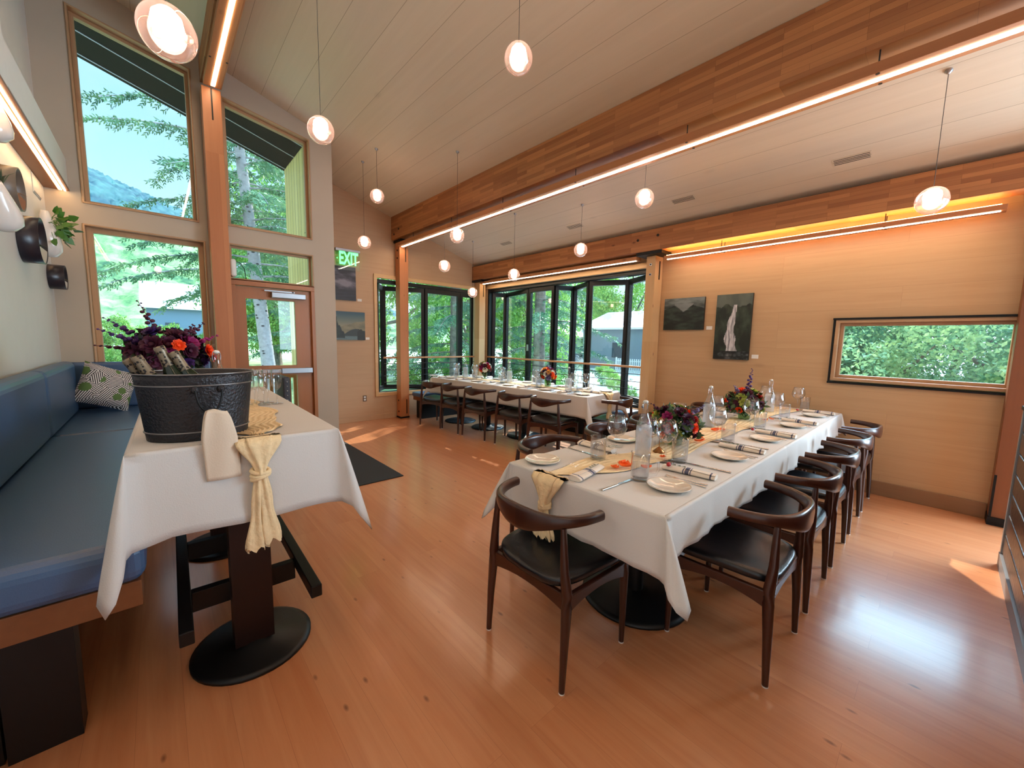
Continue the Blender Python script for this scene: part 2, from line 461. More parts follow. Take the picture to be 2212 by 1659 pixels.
def fast_mesh(name, verts, quads, m, parent=None, tri=False):
    me = bpy.data.meshes.new(name)
    k = 3 if tri else 4
    me.vertices.add(len(verts)); me.vertices.foreach_set('co', np.asarray(verts, dtype=np.float32).ravel())
    nf = len(quads)
    me.loops.add(nf * k); me.loops.foreach_set('vertex_index', np.asarray(quads, dtype=np.int32).ravel())
    me.polygons.add(nf); me.polygons.foreach_set('loop_start', np.arange(0, nf * k, k, dtype=np.int32))
    me.polygons.foreach_set('loop_total', np.full(nf, k, dtype=np.int32))
    me.update(calc_edges=True); me.validate()
    me.materials.append(m)
    o = bpy.data.objects.new(name, me); COL.objects.link(o)
    if parent: o.parent = parent
    return o

def tag(o, label, cat, group=None, kind=None):
    if label: o['label'] = label
    if cat: o['category'] = cat
    if group: o['group'] = group
    if kind: o['kind'] = kind
    return o

def thing(name, label, cat, loc=(0, 0, 0), rz=0.0, group=None):
    o = bpy.data.objects.new(name, None); COL.objects.link(o)
    o.empty_display_size = 0.1
    o.location = loc; o.rotation_euler = (0, 0, rz)
    return tag(o, label, cat, group)

def struct(o): 
    o['kind'] = 'structure'
    return o

def dup(root, loc, rz, label, group=None):
    """a copy of a thing with copies of its parts and their sub-parts"""
    r = root.copy(); COL.objects.link(r); r.location = loc
    r.rotation_euler = (root.rotation_euler[0], root.rotation_euler[1], rz)
    r['label'] = label
    if group: r['group'] = group
    for ch in list(root.children):
        c = ch.copy(); COL.objects.link(c); c.parent = r
        for g in list(ch.children):
            d = g.copy(); COL.objects.link(d); d.parent = c
    return r

def rot(pts, a, c=(0, 0)):
    ca, sa = math.cos(a), math.sin(a)
    return [((x - c[0]) * ca - (y - c[1]) * sa + c[0], (x - c[0]) * sa + (y - c[1]) * ca + c[1]) for x, y in pts]

def czs(x): return 4.453 - 0.3107 * x       # the underside of the sloping ceiling

# ================================================================== THE SETTING
XW, XE, YN, YW, YS = -0.66, 5.16, 6.62, 5.48, -3.6
XC = 1.79                                   # corner between the window wall and the alcove
b = MB()
b.prism([(XW - .2, YS - .2), (XE + .2, YS - .2), (XE + .2, YN + .18), (XC - .18, YN + .18), (XC - .18, YW + .18), (XW - .2, YW + .18)], 'XY', -0.12, 0.0)
struct(b.build('floor', M_FLOOR))
b = MB()
b.prism([(XW - .2, czs(XW - .2)), (XE + .3, czs(XE + .3)), (XE + .3, czs(XE + .3) + .16), (XW - .2, czs(XW - .2) + .16)], 'XZ', YS - .2, YN + .2)
struct(b.build('ceiling', M_CEIL))

# west wall
b = MB()
b.box(XW - .18, XW, YS - .18, YW + .18, 0, 4.72)
struct(b.build('wall_west', M_WEST))
b = MB()
b.prism([(XW, 2.96), (XW + .15, 2.96), (XW + .15, czs(XW + .15) - .001), (XW, czs(XW) - .001)], 'XZ', YS, 3.5)
b.box(XW, XW + .15, YS, 3.5, 2.70, 2.96)
struct(b.build('wall_west_bulkhead', M_WEST))

# window wall (north, left half), with two tall sloping windows, one square window, transom and door
UL = [(-0.43, 2.605), (0.415, 2.605), (0.415, 4.12), (-0.43, 4.29)]
LL = [(-0.445, 1.02), (0.455, 1.02), (0.455, 2.42), (-0.445, 2.42)]
UR = [(0.66, 2.625), (1.53, 2.625), (1.53, 3.81), (0.66, 3.965)]
TR = [(0.66, 2.04), (1.53, 2.04), (1.53, 2.44), (0.66, 2.44)]
b = MB()
outer = [(XW, 0), (0.66, 0), (0.66, 2.04), (1.53, 2.04), (1.53, 0), (XC, 0), (XC, czs(XC) - .001), (XW, czs(XW) - .001)]
# door and transom share one opening, with the rail between them built as trim
outer = [(XW, 0), (0.66, 0), (0.66, 2.44), (1.53, 2.44), (1.53, 0), (XC, 0), (XC, czs(XC) - .001), (XW, czs(XW) - .001)]
b.prism(outer, 'XZ', YW, YW + .18, holes=[UL, LL, UR])
struct(b.build('wall_north', M_WHITE))
b = MB()
b.box(XC - .18, XC, YW + .18, YN + .18, 0, 3.88)
struct(b.build('wall_alcove', M_WHITE))
b = MB(); b.box(XC - .205, XC - .182, YW + .19, YN + .35, -0.3, 4.3)
struct(b.build('trim_1', M_SIDING))

def frame_poly(b, poly, w, y0, y1, plane='XZ'):
    """a picture-frame of width w inside poly"""
    cx = sum(q[0] for q in poly) / len(poly); cz = sum(q[1] for q in poly) / len(poly)
    n = len(poly); inner = []
    for i in range(n):
        p0, p1, p2 = Vector(poly[i - 1]), Vector(poly[i]), Vector(poly[(i + 1) % n])
        d1 = (p1 - p0).normalized(); d2 = (p2 - p1).normalized()
        n1 = Vector((-d1.y, d1.x)); n2 = Vector((-d2.y, d2.x))
        if n1.dot(Vector((cx, cz)) - p1) < 0: n1 = -n1
        if n2.dot(Vector((cx, cz)) - p1) < 0: n2 = -n2
        k = 1 + n1.dot(n2)
        inner.append(tuple(p1 + (n1 + n2) * (w / k)))
    b.prism(poly, plane, y0, y1, holes=[inner])
    return inner

def window(name, poly, y0, y1, w1=0.014, w2=0.030, mt=None, plane='XZ'):
    root = struct(bpy.data.objects.new(name, None)); COL.objects.link(root)
    b = MB(); inn = frame_poly(b, poly, w1, y0, y1, plane)
    b.build('frame', mt or M_TRIM, root, bevel=0.003)
    b = MB(); mid = (y0 * 0.45 + y1 * 0.55)
    inn2 = frame_poly(b, inn, w2, mid - .03, mid + .03, plane)
    b.build('sash', mt or M_TRIM, root, bevel=0.003)
    b = MB(); b.prism(inn2, plane, mid - .003, mid + .003)
    b.build('pane', M_GLASS, root)
    return root

window('window_1', UL, YW - .014, YW + .19)
window('window_2', LL, YW - .014, YW + .19, w2=.045)
window('window_3', UR, YW - .014, YW + .19)
window('window_4', TR, YW - .014, YW + .19, w2=0.02)
b = MB(); b.box(.66, 1.53, YW - .014, YW + .16, 1.99, 2.055)
struct(b.build('trim_2', M_DOORW, bevel=0.003))

# the door
door = struct(bpy.data.objects.new('door_1', None)); COL.objects.link(door)
b = MB(); b.box(.66, .70, YW - .014, YW + .16, 0, 1.99); b.box(1.49, 1.53, YW - .014, YW + .16, 0, 1.99)
b.build('frame', M_DOORW, door, bevel=0.003)
b = MB()
b.prism([(.70, .01), (1.49, .01), (1.49, 1.985), (.70, 1.985)], 'XZ', YW + .03, YW + .075,
        holes=[[(.80, 1.06), (1.31, 1.06), (1.31, 1.85), (.80, 1.85)], [(.80, .25), (1.31, .25), (1.31, .94), (.80, .94)]])
leaf = b.build('leaf', M_DOORW, door, bevel=0.003)
b = MB(); b.box(.80, 1.31, YW + .05, YW + .056, 1.06, 1.85); b.box(.80, 1.31, YW + .05, YW + .056, .25, .94)
b.build('pane', M_GLASS, leaf)
b = MB(); b.box(1.05, 1.42, YW - .05, YW + .028, 1.875, 1.94)
b.build('closer', M_ALU, door, bevel=0.006)
b = MB(); b.box(.98, 1.30, YW - .028, YW - .016, 1.945, 1.96); b.box(1.27, 1.29, YW - .028, YW - .016, 1.925, 1.96)
b.build('closer_arm', M_ALU, door)
b = MB(); b.box(.72, 1.47, YW - .045, YW - .01, .975, 1.02); b.box(1.12, 1.47, YW - .06, YW - .045, .965, 1.03)
b.box(.72, .79, YW - .02, YW + .029, .965, 1.03); b.box(1.40, 1.47, YW - .02, YW + .029, .965, 1.03)
b.build('push_bar', M_ALU, door, bevel=0.004)

# alcove north wall with the folding windows
b = MB()
NO = [(2.81, .43), (4.975, .43), (4.975, 2.47), (2.81, 2.47)]
b.prism([(XC, 0), (XE + .18, 0), (XE + .18, czs(XE + .18) - .001), (XC, czs(XC) - .001)], 'XZ', YN, YN + .18, holes=[NO])
struct(b.build('wall_north_alcove', M_WALLN))
EO = [(2.88, .48), (6.50, .48), (6.50, 2.50), (2.88, 2.50)]
EW = [(-.40, 1.075), (.80, 1.075), (.80, 1.71), (-.40, 1.71)]
ES = [(-3.3, .4), (-.75, .4), (-.75, 2.55), (-3.3, 2.55)]
b = MB()
b.prism([(YS - .18, 0), (YN, 0), (YN, czs(XE) - .001), (YS - .18, czs(XE) - .001)], 'YZ', XE, XE + .18, holes=[EO, EW, ES])
struct(b.build('wall_east', M_WALLW))
SO = [(3.0, .15), (5.0, .15), (5.0, 2.6), (3.0, 2.6)]
b = MB()
b.prism([(XW, 0), (XE, 0), (XE, czs(XE) - .001), (XW, czs(XW) - .001)], 'XZ', YS - .18, YS, holes=[SO])
struct(b.build('wall_south', wood('dark_wood_south', C(88, 58, 38), C(112, 76, 50), 'X', 'Z', .2, 2.6, gap=.001, knots=0)))

# narrow window in the east wall: fir lining, black sheet-metal surround
win = window('window_5', [(-.40, 1.085), (.795, 1.085), (.795, 1.70), (-.40, 1.70)], XE - .012, XE + .17, .030, .03, plane='YZ')
b = MB(); b.box(XE - .03, XE + .02, -.40, .815, 1.70, 1.718); b.box(XE - .03, XE + .02, -.40, .815, 1.058, 1.075)
b.box(XE - .02, XE + .02, .797, .812, 1.075, 1.70)
b.build('surround', M_STEEL, win)

# skirting boards
b = MB(); b.box(XE - .022, XE, -.34, 2.69, 0, .135)
struct(b.build('baseboard_east', wood('brown_skirting', C(140, 104, 74), C(164, 126, 92), 'Y', 'Z', .5, 5, gap=0, knots=0), bevel=0.003))
b = MB(); b.box(XC, 3.15, YN - .015, YN, 0, .09)
struct(b.build('baseboard_alcove', M_WALLN, bevel=0.002))

# low partition in charred slats
b = MB(); b.box(1.0, 4.09, -.50, -.378, .09, 1.05)
struct(b.build('wall_partition', M_STEEL))
b = MB()
for k in range(7): b.box(1.0, 4.06, -.378, -.362, .10 + k * .136, .10 + k * .136 + .126)
struct(b.build('wall_partition_slats', mat('charred_board', C(30, 31, 38), .30, spec=.7, bump=.5, bscale=30), bevel=.006))
b = MB(); b.box(4.062, 4.10, -.378, -.355, .09, 1.05)
struct(b.build('trim_7', mat('brushed_edge', C(150, 160, 168), .3, .6), bevel=.002))
b = MB(); b.box(1.0, 4.12, -.515, -.35, 1.05, 1.075)
struct(b.build('trim_3', M_STEEL, bevel=0.003))
b = MB(); b.box(1.0, 4.10, -.36, -.352, 0, .09); b.box(1.0, 4.10, -.50, -.36, 0, .09)
struct(b.build('baseboard_partition', mat('grey_skirting', C(120, 120, 124), 0.4)))

# window linings in the alcove
b = MB()
b.prism([(2.785, .405), (5.0, .405), (5.0, 2.505), (2.785, 2.505)], 'XZ', YN - .025, YN + .02, holes=[[(2.84, .47), (4.96, .47), (4.96, 2.44), (2.84, 2.44)]])
struct(b.build('trim_4', wood('pale_trim', C(200, 158, 108), C(224, 186, 138), 'X', 'Z', .5, 6, gap=0, knots=0), bevel=0.003))
b = MB(); b.box(XE - .03, XE + .02, 2.86, 6.53, 2.47, 2.545); b.box(XE - .03, XE + .02, 2.86, 6.53, .43, .475)
struct(b.build('trim_5', wood('pale_trim_east', C(196, 150, 98), C(220, 178, 126), 'Y', 'Z', .5, 6, gap=0, knots=0), bevel=0.003))

# folding glass walls: black leaves standing zigzag
def bifold(name, pts, z0, z1, head0, head1, thick=.055, fw=.06):
    root = struct(bpy.data.objects.new(name, None)); COL.objects.link(root)
    b = MB()
    x0, y0, x1, y1 = head0[0], head0[1], head1[0], head1[1]
    b.box(min(x0, x1), max(x0, x1), min(y0, y1), max(y0, y1), z1, z1 + .06)
    b.box(min(x0, x1), max(x0, x1), min(y0, y1), max(y0, y1), z0 - .04, z0)
    if name == 'window_7':
        b.box(XE - .0, XE + .18, 6.455, 6.499, z0 - .04, z1 + .06); b.box(XE + .01, XE + .18, 2.881, 2.91, z0 - .04, z1 + .06)
    b.build('frame', M_BLACK, root)
    for i in range(len(pts) - 1):
        p, q = Vector(pts[i]), Vector(pts[i + 1])
        d = (q - p); L = d.length; a = math.atan2(d.y, d.x)
        M = Matrix.Translation((p.x, p.y, 0)) @ Matrix.Rotation(a, 4, 'Z')
        b = MB()
        e = .004
        b.box(e, fw, -thick / 2, thick / 2, z0 + .005, z1 - .005, M)
        b.box(L - fw, L - e, -thick / 2, thick / 2, z0 + .005, z1 - .005, M)
        b.box(fw, L - fw, -thick / 2, thick / 2, z0 + .005, z0 + .085, M)
        b.box(fw, L - fw, -thick / 2, thick / 2, z1 - .085, z1 - .005, M)
        lf = b.build('leaf', M_BLACK, root)
        b = MB(); b.box(fw, L - fw, -.004, .004, z0 + .085, z1 - .085, M)
        b.build('pane', M_GLASS, lf)
        if name == 'window_7' and i == 2:
            b = MB(); b.box(.012, .045, -thick / 2 - .03, -thick / 2, 1.24, 1.36, M)
            b.build('handle', M_ALU, lf)
    return root
bifold('window_6', [(2.87, YN + .09), (3.12, YN + .42), (3.80, YN + .09), (4.60, YN + .09), (4.93, YN + .09)], .47, 2.37, (2.83, YN + .04), (4.965, YN + .16))
bifold('window_7', [(XE + .09, 6.46), (XE + .34, 6.30), (XE + .09, 5.36), (XE + .09, 4.72), (XE + .42, 4.55), (XE + .09, 3.98), (XE + .36, 3.42), (XE + .09, 2.92)], .52, 2.41, (XE + .03, 2.89), (XE + .16, 6.49))

# ================================================================== BEAMS, POSTS, LIGHT BARS
def beam(label, x0, x1, z0, z1, y0, y1, bolts=()):
    r = thing('timber_beam', label, 'beam')
    b = MB(); b.box(x0, x1, y0, y1, z0, z1)
    b.build('glulam', M_BEAM, r, bevel=0.003)
    for (yy, zz) in bolts:
        q = MB(); q.tube([(x0 - .006, yy, zz), (x0 + .004, yy, zz)], .017, 10)
        q.build('bolt', M_BLACK, r)
    return r
beam('glulam timber beam over the door-side post, highest of the beams', .49, .66, 4.02, 4.245, YS + .01, 5.46)
beam('thick glulam timber beam crossing the middle of the room, long light bar under it', 3.11, 3.29, 3.10, 3.484, YS + .01, YN - .01, [(6.50, 3.18), (6.33, 3.24)])
beam('glulam timber beam along the painting wall above the folding windows', 4.83, 5.02, 2.62, 2.888, YS + .01, YN - .01, [(2.9, 2.78), (2.62, 2.80)])

def lightbar(label, x0, x1, z0, z1, y0, y1, hang, k=(0.35, 0.65), up=False, bothup=None, strip_y=None):
    r = thing('led_light_bar', label, 'light bar')
    b = MB(); b.box(x0, x1, y0, y1, z0, z1)
    b.build('housing', M_BEAMU, r, bevel=0.002)
    s0 = x0 + (x1 - x0) * k[0]; s1 = x0 + (x1 - x0) * k[1]
    b = MB(); b.box(s0, s1, (strip_y or (y0 + .03, 0))[0], (strip_y or (0, y1 - .03))[1], z0 - .004, z0 - .0005)
    b.build('light_strip', M_STRIP, r)
    if up:
        b = MB(); b.box(x0 + .01, x0 + .03, y0 + .03, y1 - .03, z1 + .0005, z1 + .006)
        b.box(x1 - .03, x1 - .01, y0 + .03, y1 - .03, z1 + .0005, z1 + .006)
        b.build('upward_strip', M_COVE, r)
    n = max(2, int((y1 - y0) / 1.0))
    for i in range(n):
        yy = y0 + (y1 - y0) * (i + .5) / n
        for dx in (.012, (x1 - x0) - .012):
            b = MB(); b.tube([(x0 + dx, yy, z1), (x0 + dx, yy, hang)], .004, 6)
            b.build('hanger_rod', M_BLACK, r)
            b = MB(); b.tube([(x0 + dx, yy, z0 - .003), (x0 + dx, yy, z0 + .002)], .010, 8)
            b.build('rod_nut', M_BLACK, r)
    return r
lightbar('slim wooden light bar with glowing strip under the highest beam', .50, .65, 3.93, 3.985, YS + .2, 5.28, 4.02, (.40, .62))
lightbar('long wooden light bar hung under the thick middle beam', 3.125, 3.275, 2.975, 3.035, YS + .2, 6.42, 3.10, (.40, .64))
lightbar('wooden light bar hung in front of the folding windows', 4.90, 5.02, 2.545, 2.59, 2.95, 6.42, 2.62, (.30, .52))
lightbar('wooden light bar with amber upward glow along the painting wall', 4.90, 5.02, 2.505, 2.545, -.20, 2.56, 2.62, (.25, .45), up=True)

def post(label, x0, x1, y0, y1, z1, m, plates=()):
    r = thing('timber_post', label, 'post')
    b = MB(); b.box(x0, x1, y0, y1, 0.03, z1)
    b.build('timber', m, r, bevel=0.003)
    b = MB(); b.box(x0 - .004, x1 + .004, y0 - .004, y1 + .004, 0, .03)
    b.build('steel_foot', M_STEEL, r)
    for p in plates:
        b = MB(); b.box(*p); b.build('steel_plate', M_STEEL, r)
    return r
post('reddish timber post between the tall windows and the door', .485, .645, 5.30, 5.455, 3.928, M_POST, [(.56, .572, 5.292, 5.300, 3.62, 3.92)])
p = post('timber post under the middle beam beside the narrow folding window', 3.175, 3.335, 6.44, 6.60, 3.06, M_POST,
     [(3.28, 3.292, 6.432, 6.44, 2.74, 3.03), (3.15, 3.34, 6.35, 6.61, 3.06, 3.098), (3.28, 3.292, 6.432, 6.44, 0.08, 0.34)])
for zz in (2.93, 2.80, .32, .12):
    b = MB(); b.tube([(3.168, 6.52, zz), (3.176, 6.52, zz)], .015, 10); b.build('bolt', M_BLACK, p)
post('timber corner post where the two folding windows meet', 4.90, 5.05, 6.44, 6.60, 2.58, M_POSTL,
     [(4.99, 5.0, 6.432, 6.44, 2.30, 2.52), (4.83, 5.06, 6.30, 6.61, 2.58, 2.618)])
p = post('timber post between the folding windows and the painting wall', 4.955, 5.155, 2.70, 2.83, 2.58, M_POSTL,
     [(5.06, 5.075, 2.692, 2.70, 2.28, 2.52), (4.84, 5.10, 2.56, 2.92, 2.58, 2.618)])
for zz in (2.47, 2.34, .55):
    b = MB(); b.tube([(4.950, 2.765, zz), (4.956, 2.765, zz)], .018, 12); b.build('washer', M_ALU, p)
    b = MB(); b.tube([(4.946, 2.765, zz), (4.951, 2.765, zz)], .010, 8); b.build('bolt', M_BLACK, p)
post('shade-toned timber post at the right edge beside the long narrow window', 5.0, 5.155, -.48, -.345, 2.60, wood('shaded_post_wood', C(104, 58, 32), C(136, 80, 46), 'Z', 'X', .3, 5, gap=0, knots=.6),  # shade on this post is put into a darker wood colour
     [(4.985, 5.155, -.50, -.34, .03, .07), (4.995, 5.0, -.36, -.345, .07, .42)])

# west cove light shelf
r = thing('cove_light_shelf', 'boxed light shelf with amber glow above the wall planters', 'light shelf')
b = MB(); b.box(XW + .002, XW + .15, 3.502, YW - .002, 2.72, 2.965)
b.build('box', M_WEST, r, bevel=0.002)
b = MB(); b.box(XW + .002, XW + .155, 1.0, YW - .003, 2.685, 2.70)
b.build('wood_underside', M_FASCIA, r)
b = MB(); b.box(XW + .124, XW + .135, 1.0, YW - .02, 2.678, 2.6845)
b.build('light_strip', M_STRIPW, r)
b = MB(); b.box(XW + .09, XW + .112, 1.0, YW - .02, 2.680, 2.6845)
b.build('amber_strip', emis('amber_cove_glow', (1.0, 0.5, 0.14, 1), 7.0), r)

# handrail in front of the folding windows
r = thing('window_railing', 'wooden handrail over thin black rods across the folding windows', 'railing')
b = MB(); b.box(XE - .02, XE + .03, 2.87, 6.6, 1.065, 1.095); b.build('handrail', M_RAIL, r, bevel=.004)
b = MB(); b.box(2.95, 5.0, YN - .02, YN + .03, 1.065, 1.095); b.build('handrail', M_RAIL, r, bevel=.004)
for z in (.975, .865, .755, .645, .545):
    b = MB(); b.tube([(XE + .005, 2.87, z), (XE + .005, 6.6, z)], .006, 6)
    b.build('rod', M_BLACK, r)
    b = MB(); b.tube([(2.95, YN + .005, z), (5.0, YN + .005, z)], .006, 6)
    b.build('rod', M_BLACK, r)

# ================================================================== CHAIRS
def smoothstep(t): return t * t * (3 - 2 * t)

def make_chair(label, loc, rz):
    t = thing('elbow_chair', label, 'chair', loc, rz, 'dark elbow chairs with black seats')
    # seat pad: saddle-shaped, wider in front
    def seat(u, v, top=True):
        a = 2 * PI * u
        ex = abs(math.cos(a)) ** 0.42 * (1 if math.cos(a) >= 0 else -1)
        ey = abs(math.sin(a)) ** 0.42 * (1 if math.sin(a) >= 0 else -1)
        return ex, ey
    def sp(u, v):
        ex, ey = seat(u, v)
        if v < 0.2: k = v / 0.2; r = 0.93 + 0.07 * k; z = -0.022 + 0.006 * k
        elif v < 0.45: k = (v - 0.2) / 0.25; r = 1.0 + 0.012 * math.sin(PI * k); z = -0.016 + 0.034 * k
        else: k = (v - 0.45) / 0.55; r = 1.0 - k * k * 0.999; r = (1 - k) * 0.995 + .002; z = 0.018 + 0.008 * min(1, k * 5)
        x = ex * 0.238 * r; y = ey * 0.222 * r
        x *= 1.0 + 0.09 * (y / 0.222)
        sad = 0.030 * (abs(x) / 0.24) ** 2.2 - 0.016 * max(0, y / 0.22) ** 2 * 0.8
        return (x, y + 0.005, 0.425 + z + sad)
    b = MB(); b.grid(sp, 40, 16, closed_u=True); b.build('seat', M_LEATH, t)
    # rails under the seat, arched on their lower edge
    b = MB()
    def rail(p, q, h0, h1, th):
        p, q = Vector(p), Vector(q); d = (q - p); nrm = Vector((-d.y, d.x, 0)).normalized() * th / 2
        n = 9; vs = []
        for i in range(n):
            k = i / (n - 1); c = p + d * k; dz = h0 + (h1 - h0) * (1 - (2 * abs(k - .5)) ** 2)
            for s_, zt in ((1, 0.412), (-1, 0.412), (-1, 0.412 - dz), (1, 0.412 - dz)):
                vs.append((c.x + nrm.x * s_, c.y + nrm.y * s_, zt))
        fs = []
        for i in range(n - 1):
            for j in range(4):
                fs.append((i * 4 + j, i * 4 + (j + 1) % 4, (i + 1) * 4 + (j + 1) % 4, (i + 1) * 4 + j))
        fs += [(0, 1, 2, 3), tuple(range(n * 4 - 4, n * 4))[::-1]]
        b.add(vs, fs)
    rail((-.225, -.2, 0), (.225, -.2, 0), .075, .045, .022)
    rail((-.235, .2, 0), (.235, .2, 0), .065, .04, .022)
    rail((-.228, -.2, 0), (-.238, .2, 0), .075, .04, .024)
    rail((.228, -.2, 0), (.238, .2, 0), .075, .04, .024)
    b.build('seat_frame', M_CHAIR, t, bevel=0.004)
    for s_ in (-1, 1):
        b = MB()
        b.tube([(s_ * .236, -.222, .004), (s_ * .234, -.214, .2), (s_ * .230, -.204, .36), (s_ * .228, -.203, .41), (s_ * .216, -.208, .52), (s_ * .202, -.205, .685)],
               [.0125, .0175, .0225, .023, .0185, .012], 12)
        lg = b.build('leg', M_CHAIR, t)
        b = MB(); b.tube([(s_ * .236, -.222, 0), (s_ * .236, -.222, .006)], .013, 10); b.build('glide', M_PLAST, lg)
        b = MB()
        b.tube([(s_ * .240, .205, .004), (s_ * .240, .203, .2), (s_ * .238, .200, .36), (s_ * .238, .200, .408)], [.0115, .0165, .0215, .020], 12)
        lg = b.build('leg', M_CHAIR, t)
        b = MB(); b.tube([(s_ * .240, .205, 0), (s_ * .240, .205, .006)], .012, 10); b.build('glide', M_PLAST, lg)
    # the curved top rail: deep in the middle, thin at its forward-pointing ends
    N = 33; pts = []; hs = []; th = []
    for i in range(N):
        k = -1 + 2 * i / (N - 1); a = abs(k)
        x = 0.258 * math.sin(k * PI / 2 * 0.93) / math.sin(PI / 2 * 0.93)
        y = -0.268 + 0.235 * a ** 2.3
        h = 0.021 + 0.034 * math.exp(-(a / 0.42) ** 2)
        z = 0.716 - h * 0.55 + 0.006 * a
        pts.append((x, y, z)); hs.append(h); th.append(0.0135 + 0.006 * a)
    vs = []; n = 12
    for i in range(N):
        t_ = (Vector(pts[min(i + 1, N - 1)]) - Vector(pts[max(i - 1, 0)])).normalized()
        sd = Vector((0, 0, 1)).cross(t_).normalized()
        for j in range(n):
            an = 2 * PI * j / n
            ca, sa = math.cos(an), math.sin(an)
            ca = math.copysign(abs(ca) ** .7, ca); sa = math.copysign(abs(sa) ** .7, sa)
            vs.append(Vector(pts[i]) + sd * (ca * th[i]) + Vector((0, 0, 1)) * (sa * hs[i]))
    b = MB()
    b.add(vs, [(i * n + j, i * n + (j + 1) % n, (i + 1) * n + (j + 1) % n, (i + 1) * n + j) for i in range(N - 1) for j in range(n)], True)
    b.add(vs[:n], [tuple(range(n))[::-1]]); b.add(vs[-n:], [tuple(range(n))])
    b.build('top_rail', M_CHAIR, t)
    return t

ORD = ['nearest', 'second nearest', 'third nearest', 'fourth nearest', 'farthest']
chair0 = make_chair('dark elbow chair at the near end of the painting-wall table, under the gauze knot', (1.363, 1.157, 0), -PI / 2)
SX_ = [2.05, 2.74, 3.405, 4.09, 4.725]
for i, x in enumerate(SX_):
    dup(chair0, (x, .605, 0), 0.0, 'dark elbow chair, %s of five along the right side of the painting-wall table' % ORD[i])
for i, x in enumerate([2.0, 2.74, 3.42, 4.08, 4.73]):
    dup(chair0, (x, 1.70, 0), PI, 'dark elbow chair, %s of five along the left side of the painting-wall table' % ORD[i])
FA = math.radians(5.2)                       # the far table stands a little askew
def far(u, v):                               # u across (from its room side), v along (from its near end)
    ca, sa = math.cos(FA), math.sin(FA)
    return (3.775 + u * ca - v * sa, 2.835 + u * sa + v * ca)
for i, v in enumerate([.45, 1.03, 1.72, 2.27, 2.80]):
    x, y = far(-.02, v)
    dup(chair0, (x - .03, y, 0), FA - PI / 2 + (.06, -.04, .03, -.05, .22)[i], 'dark elbow chair, %s of five on the room side of the far table' % ORD[i])
x, y = far(.47, -.04)
dup(chair0, (x, y, 0), FA + .04, 'dark elbow chair standing alone at the near end of the far table')

# ================================================================== TABLES AND CLOTHS
def cloth(name, label, L, W, z, drops, flap, loc, rz, cat='tablecloth', corner=0.115, seed=1, pleat=.006, flare=0.03, cols=(1, 1, 1, 1), tipz=1.5, thick=.003):
    """cloth over an L x W top centred on loc; drops = hang over (-x, +x, -y, +y) sides; a folded corner hangs lowest"""
    rnd = random.Random(seed)
    hx, hy = L / 2 + .006, W / 2 + .006
    sides = [((-hx, -hy), (hx, -hy), (0, -1), drops[2]), ((hx, -hy), (hx, hy), (1, 0), drops[1]),
             ((hx, hy), (-hx, hy), (0, 1), drops[3]), ((-hx, hy), (-hx, -hy), (-1, 0), drops[0])]
    T = [0, .03, .1, .2, .32, .45, .58, .7, .8, .9, 1.0]
    ph = rnd.random() * 6
    def ring(t):
        out = []
        for k in range(4):
            p, q, nrm, dr = sides[k]; p2, q2, nr2, dr2 = sides[(k + 1) % 4]
            LL_ = math.hypot(q[0] - p[0], q[1] - p[1]); n = max(8, int(LL_ / .05))
            for i in range(n + 1):
                s_ = i / n
                x = p[0] + (q[0] - p[0]) * s_; y = p[1] + (q[1] - p[1]) * s_
                w = pleat * math.sin(s_ * LL_ * 21 + ph + k) + pleat * .7 * math.sin(s_ * LL_ * 47 + 2 * ph)
                ed = min(1, min(s_, 1 - s_) * LL_ / .12)
                o = flare * t * dr / .3 + w * t * ed
                zz = z - t * dr * (1 + .02 * math.sin(s_ * 9 + ph)) - .0
                if ed < 1: zz -= (1 - ed) * t * dr * .05
                out.append((x + nrm[0] * o, y + nrm[1] * o, zz))
            # corner fold between side k and k+1
            c = cols[k]
            dx, dy = nrm[0] + nr2[0], nrm[1] + nr2[1]; l = math.hypot(dx, dy); dx /= l; dy /= l
            tx, ty = -dy, dx
            e = corner * c * t ** 0.9
            dm = (dr + dr2) / 2
            base = flare * t * dm / .3
            X0, Y0 = q[0] + base * (nrm[0] + nr2[0]), q[1] + base * (nrm[1] + nr2[1])
            lean = .25
            for (f, lat, zf) in ((.35, -.10, 1.12), (.70, -.13, 1.28), (.95, -.08, 1.42), (1.0, .06, tipz), (.8, .16, 1.42), (.45, .16, 1.22), (.15, .10, 1.08)):
                zc = z - t * dm * (1 + (zf - 1) * c)
                out.append((X0 + dx * e * f + tx * e * (lat * 2.2 + lean * f), Y0 + dy * e * f + ty * e * (lat * 2.2 + lean * f), zc))
        return out
    rings = [ring(t) for t in T]
    n = len(rings[0]); b = MB()
    top = []
    for (x, y, zz) in rings[0]:
        top.append((max(-hx + .012, min(hx - .012, x)), max(-hy + .012, min(hy - .012, y)), z + .006))
    vs = top + [q for r_ in rings for q in r_]
    fs = []
    for j in range(len(rings)):
        for i in range(n):
            i2 = (i + 1) % n
            fs.append((j * n + i, j * n + i2, (j + 1) * n + i2, (j + 1) * n + i))
    b.add(vs, fs, True)
    # top sheet
    b.add([(-hx + .012, -hy + .012, z + .006), (hx - .012, -hy + .012, z + .006), (hx - .012, hy - .012, z + .006), (-hx + .012, hy - .012, z + .006)], [(0, 1, 2, 3)])
    o = b.build(name, M_CLOTH, None, solid=thick)
    o.location = loc; o.rotation_euler = (0, 0, rz)
    tag(o, label, cat)
    return o

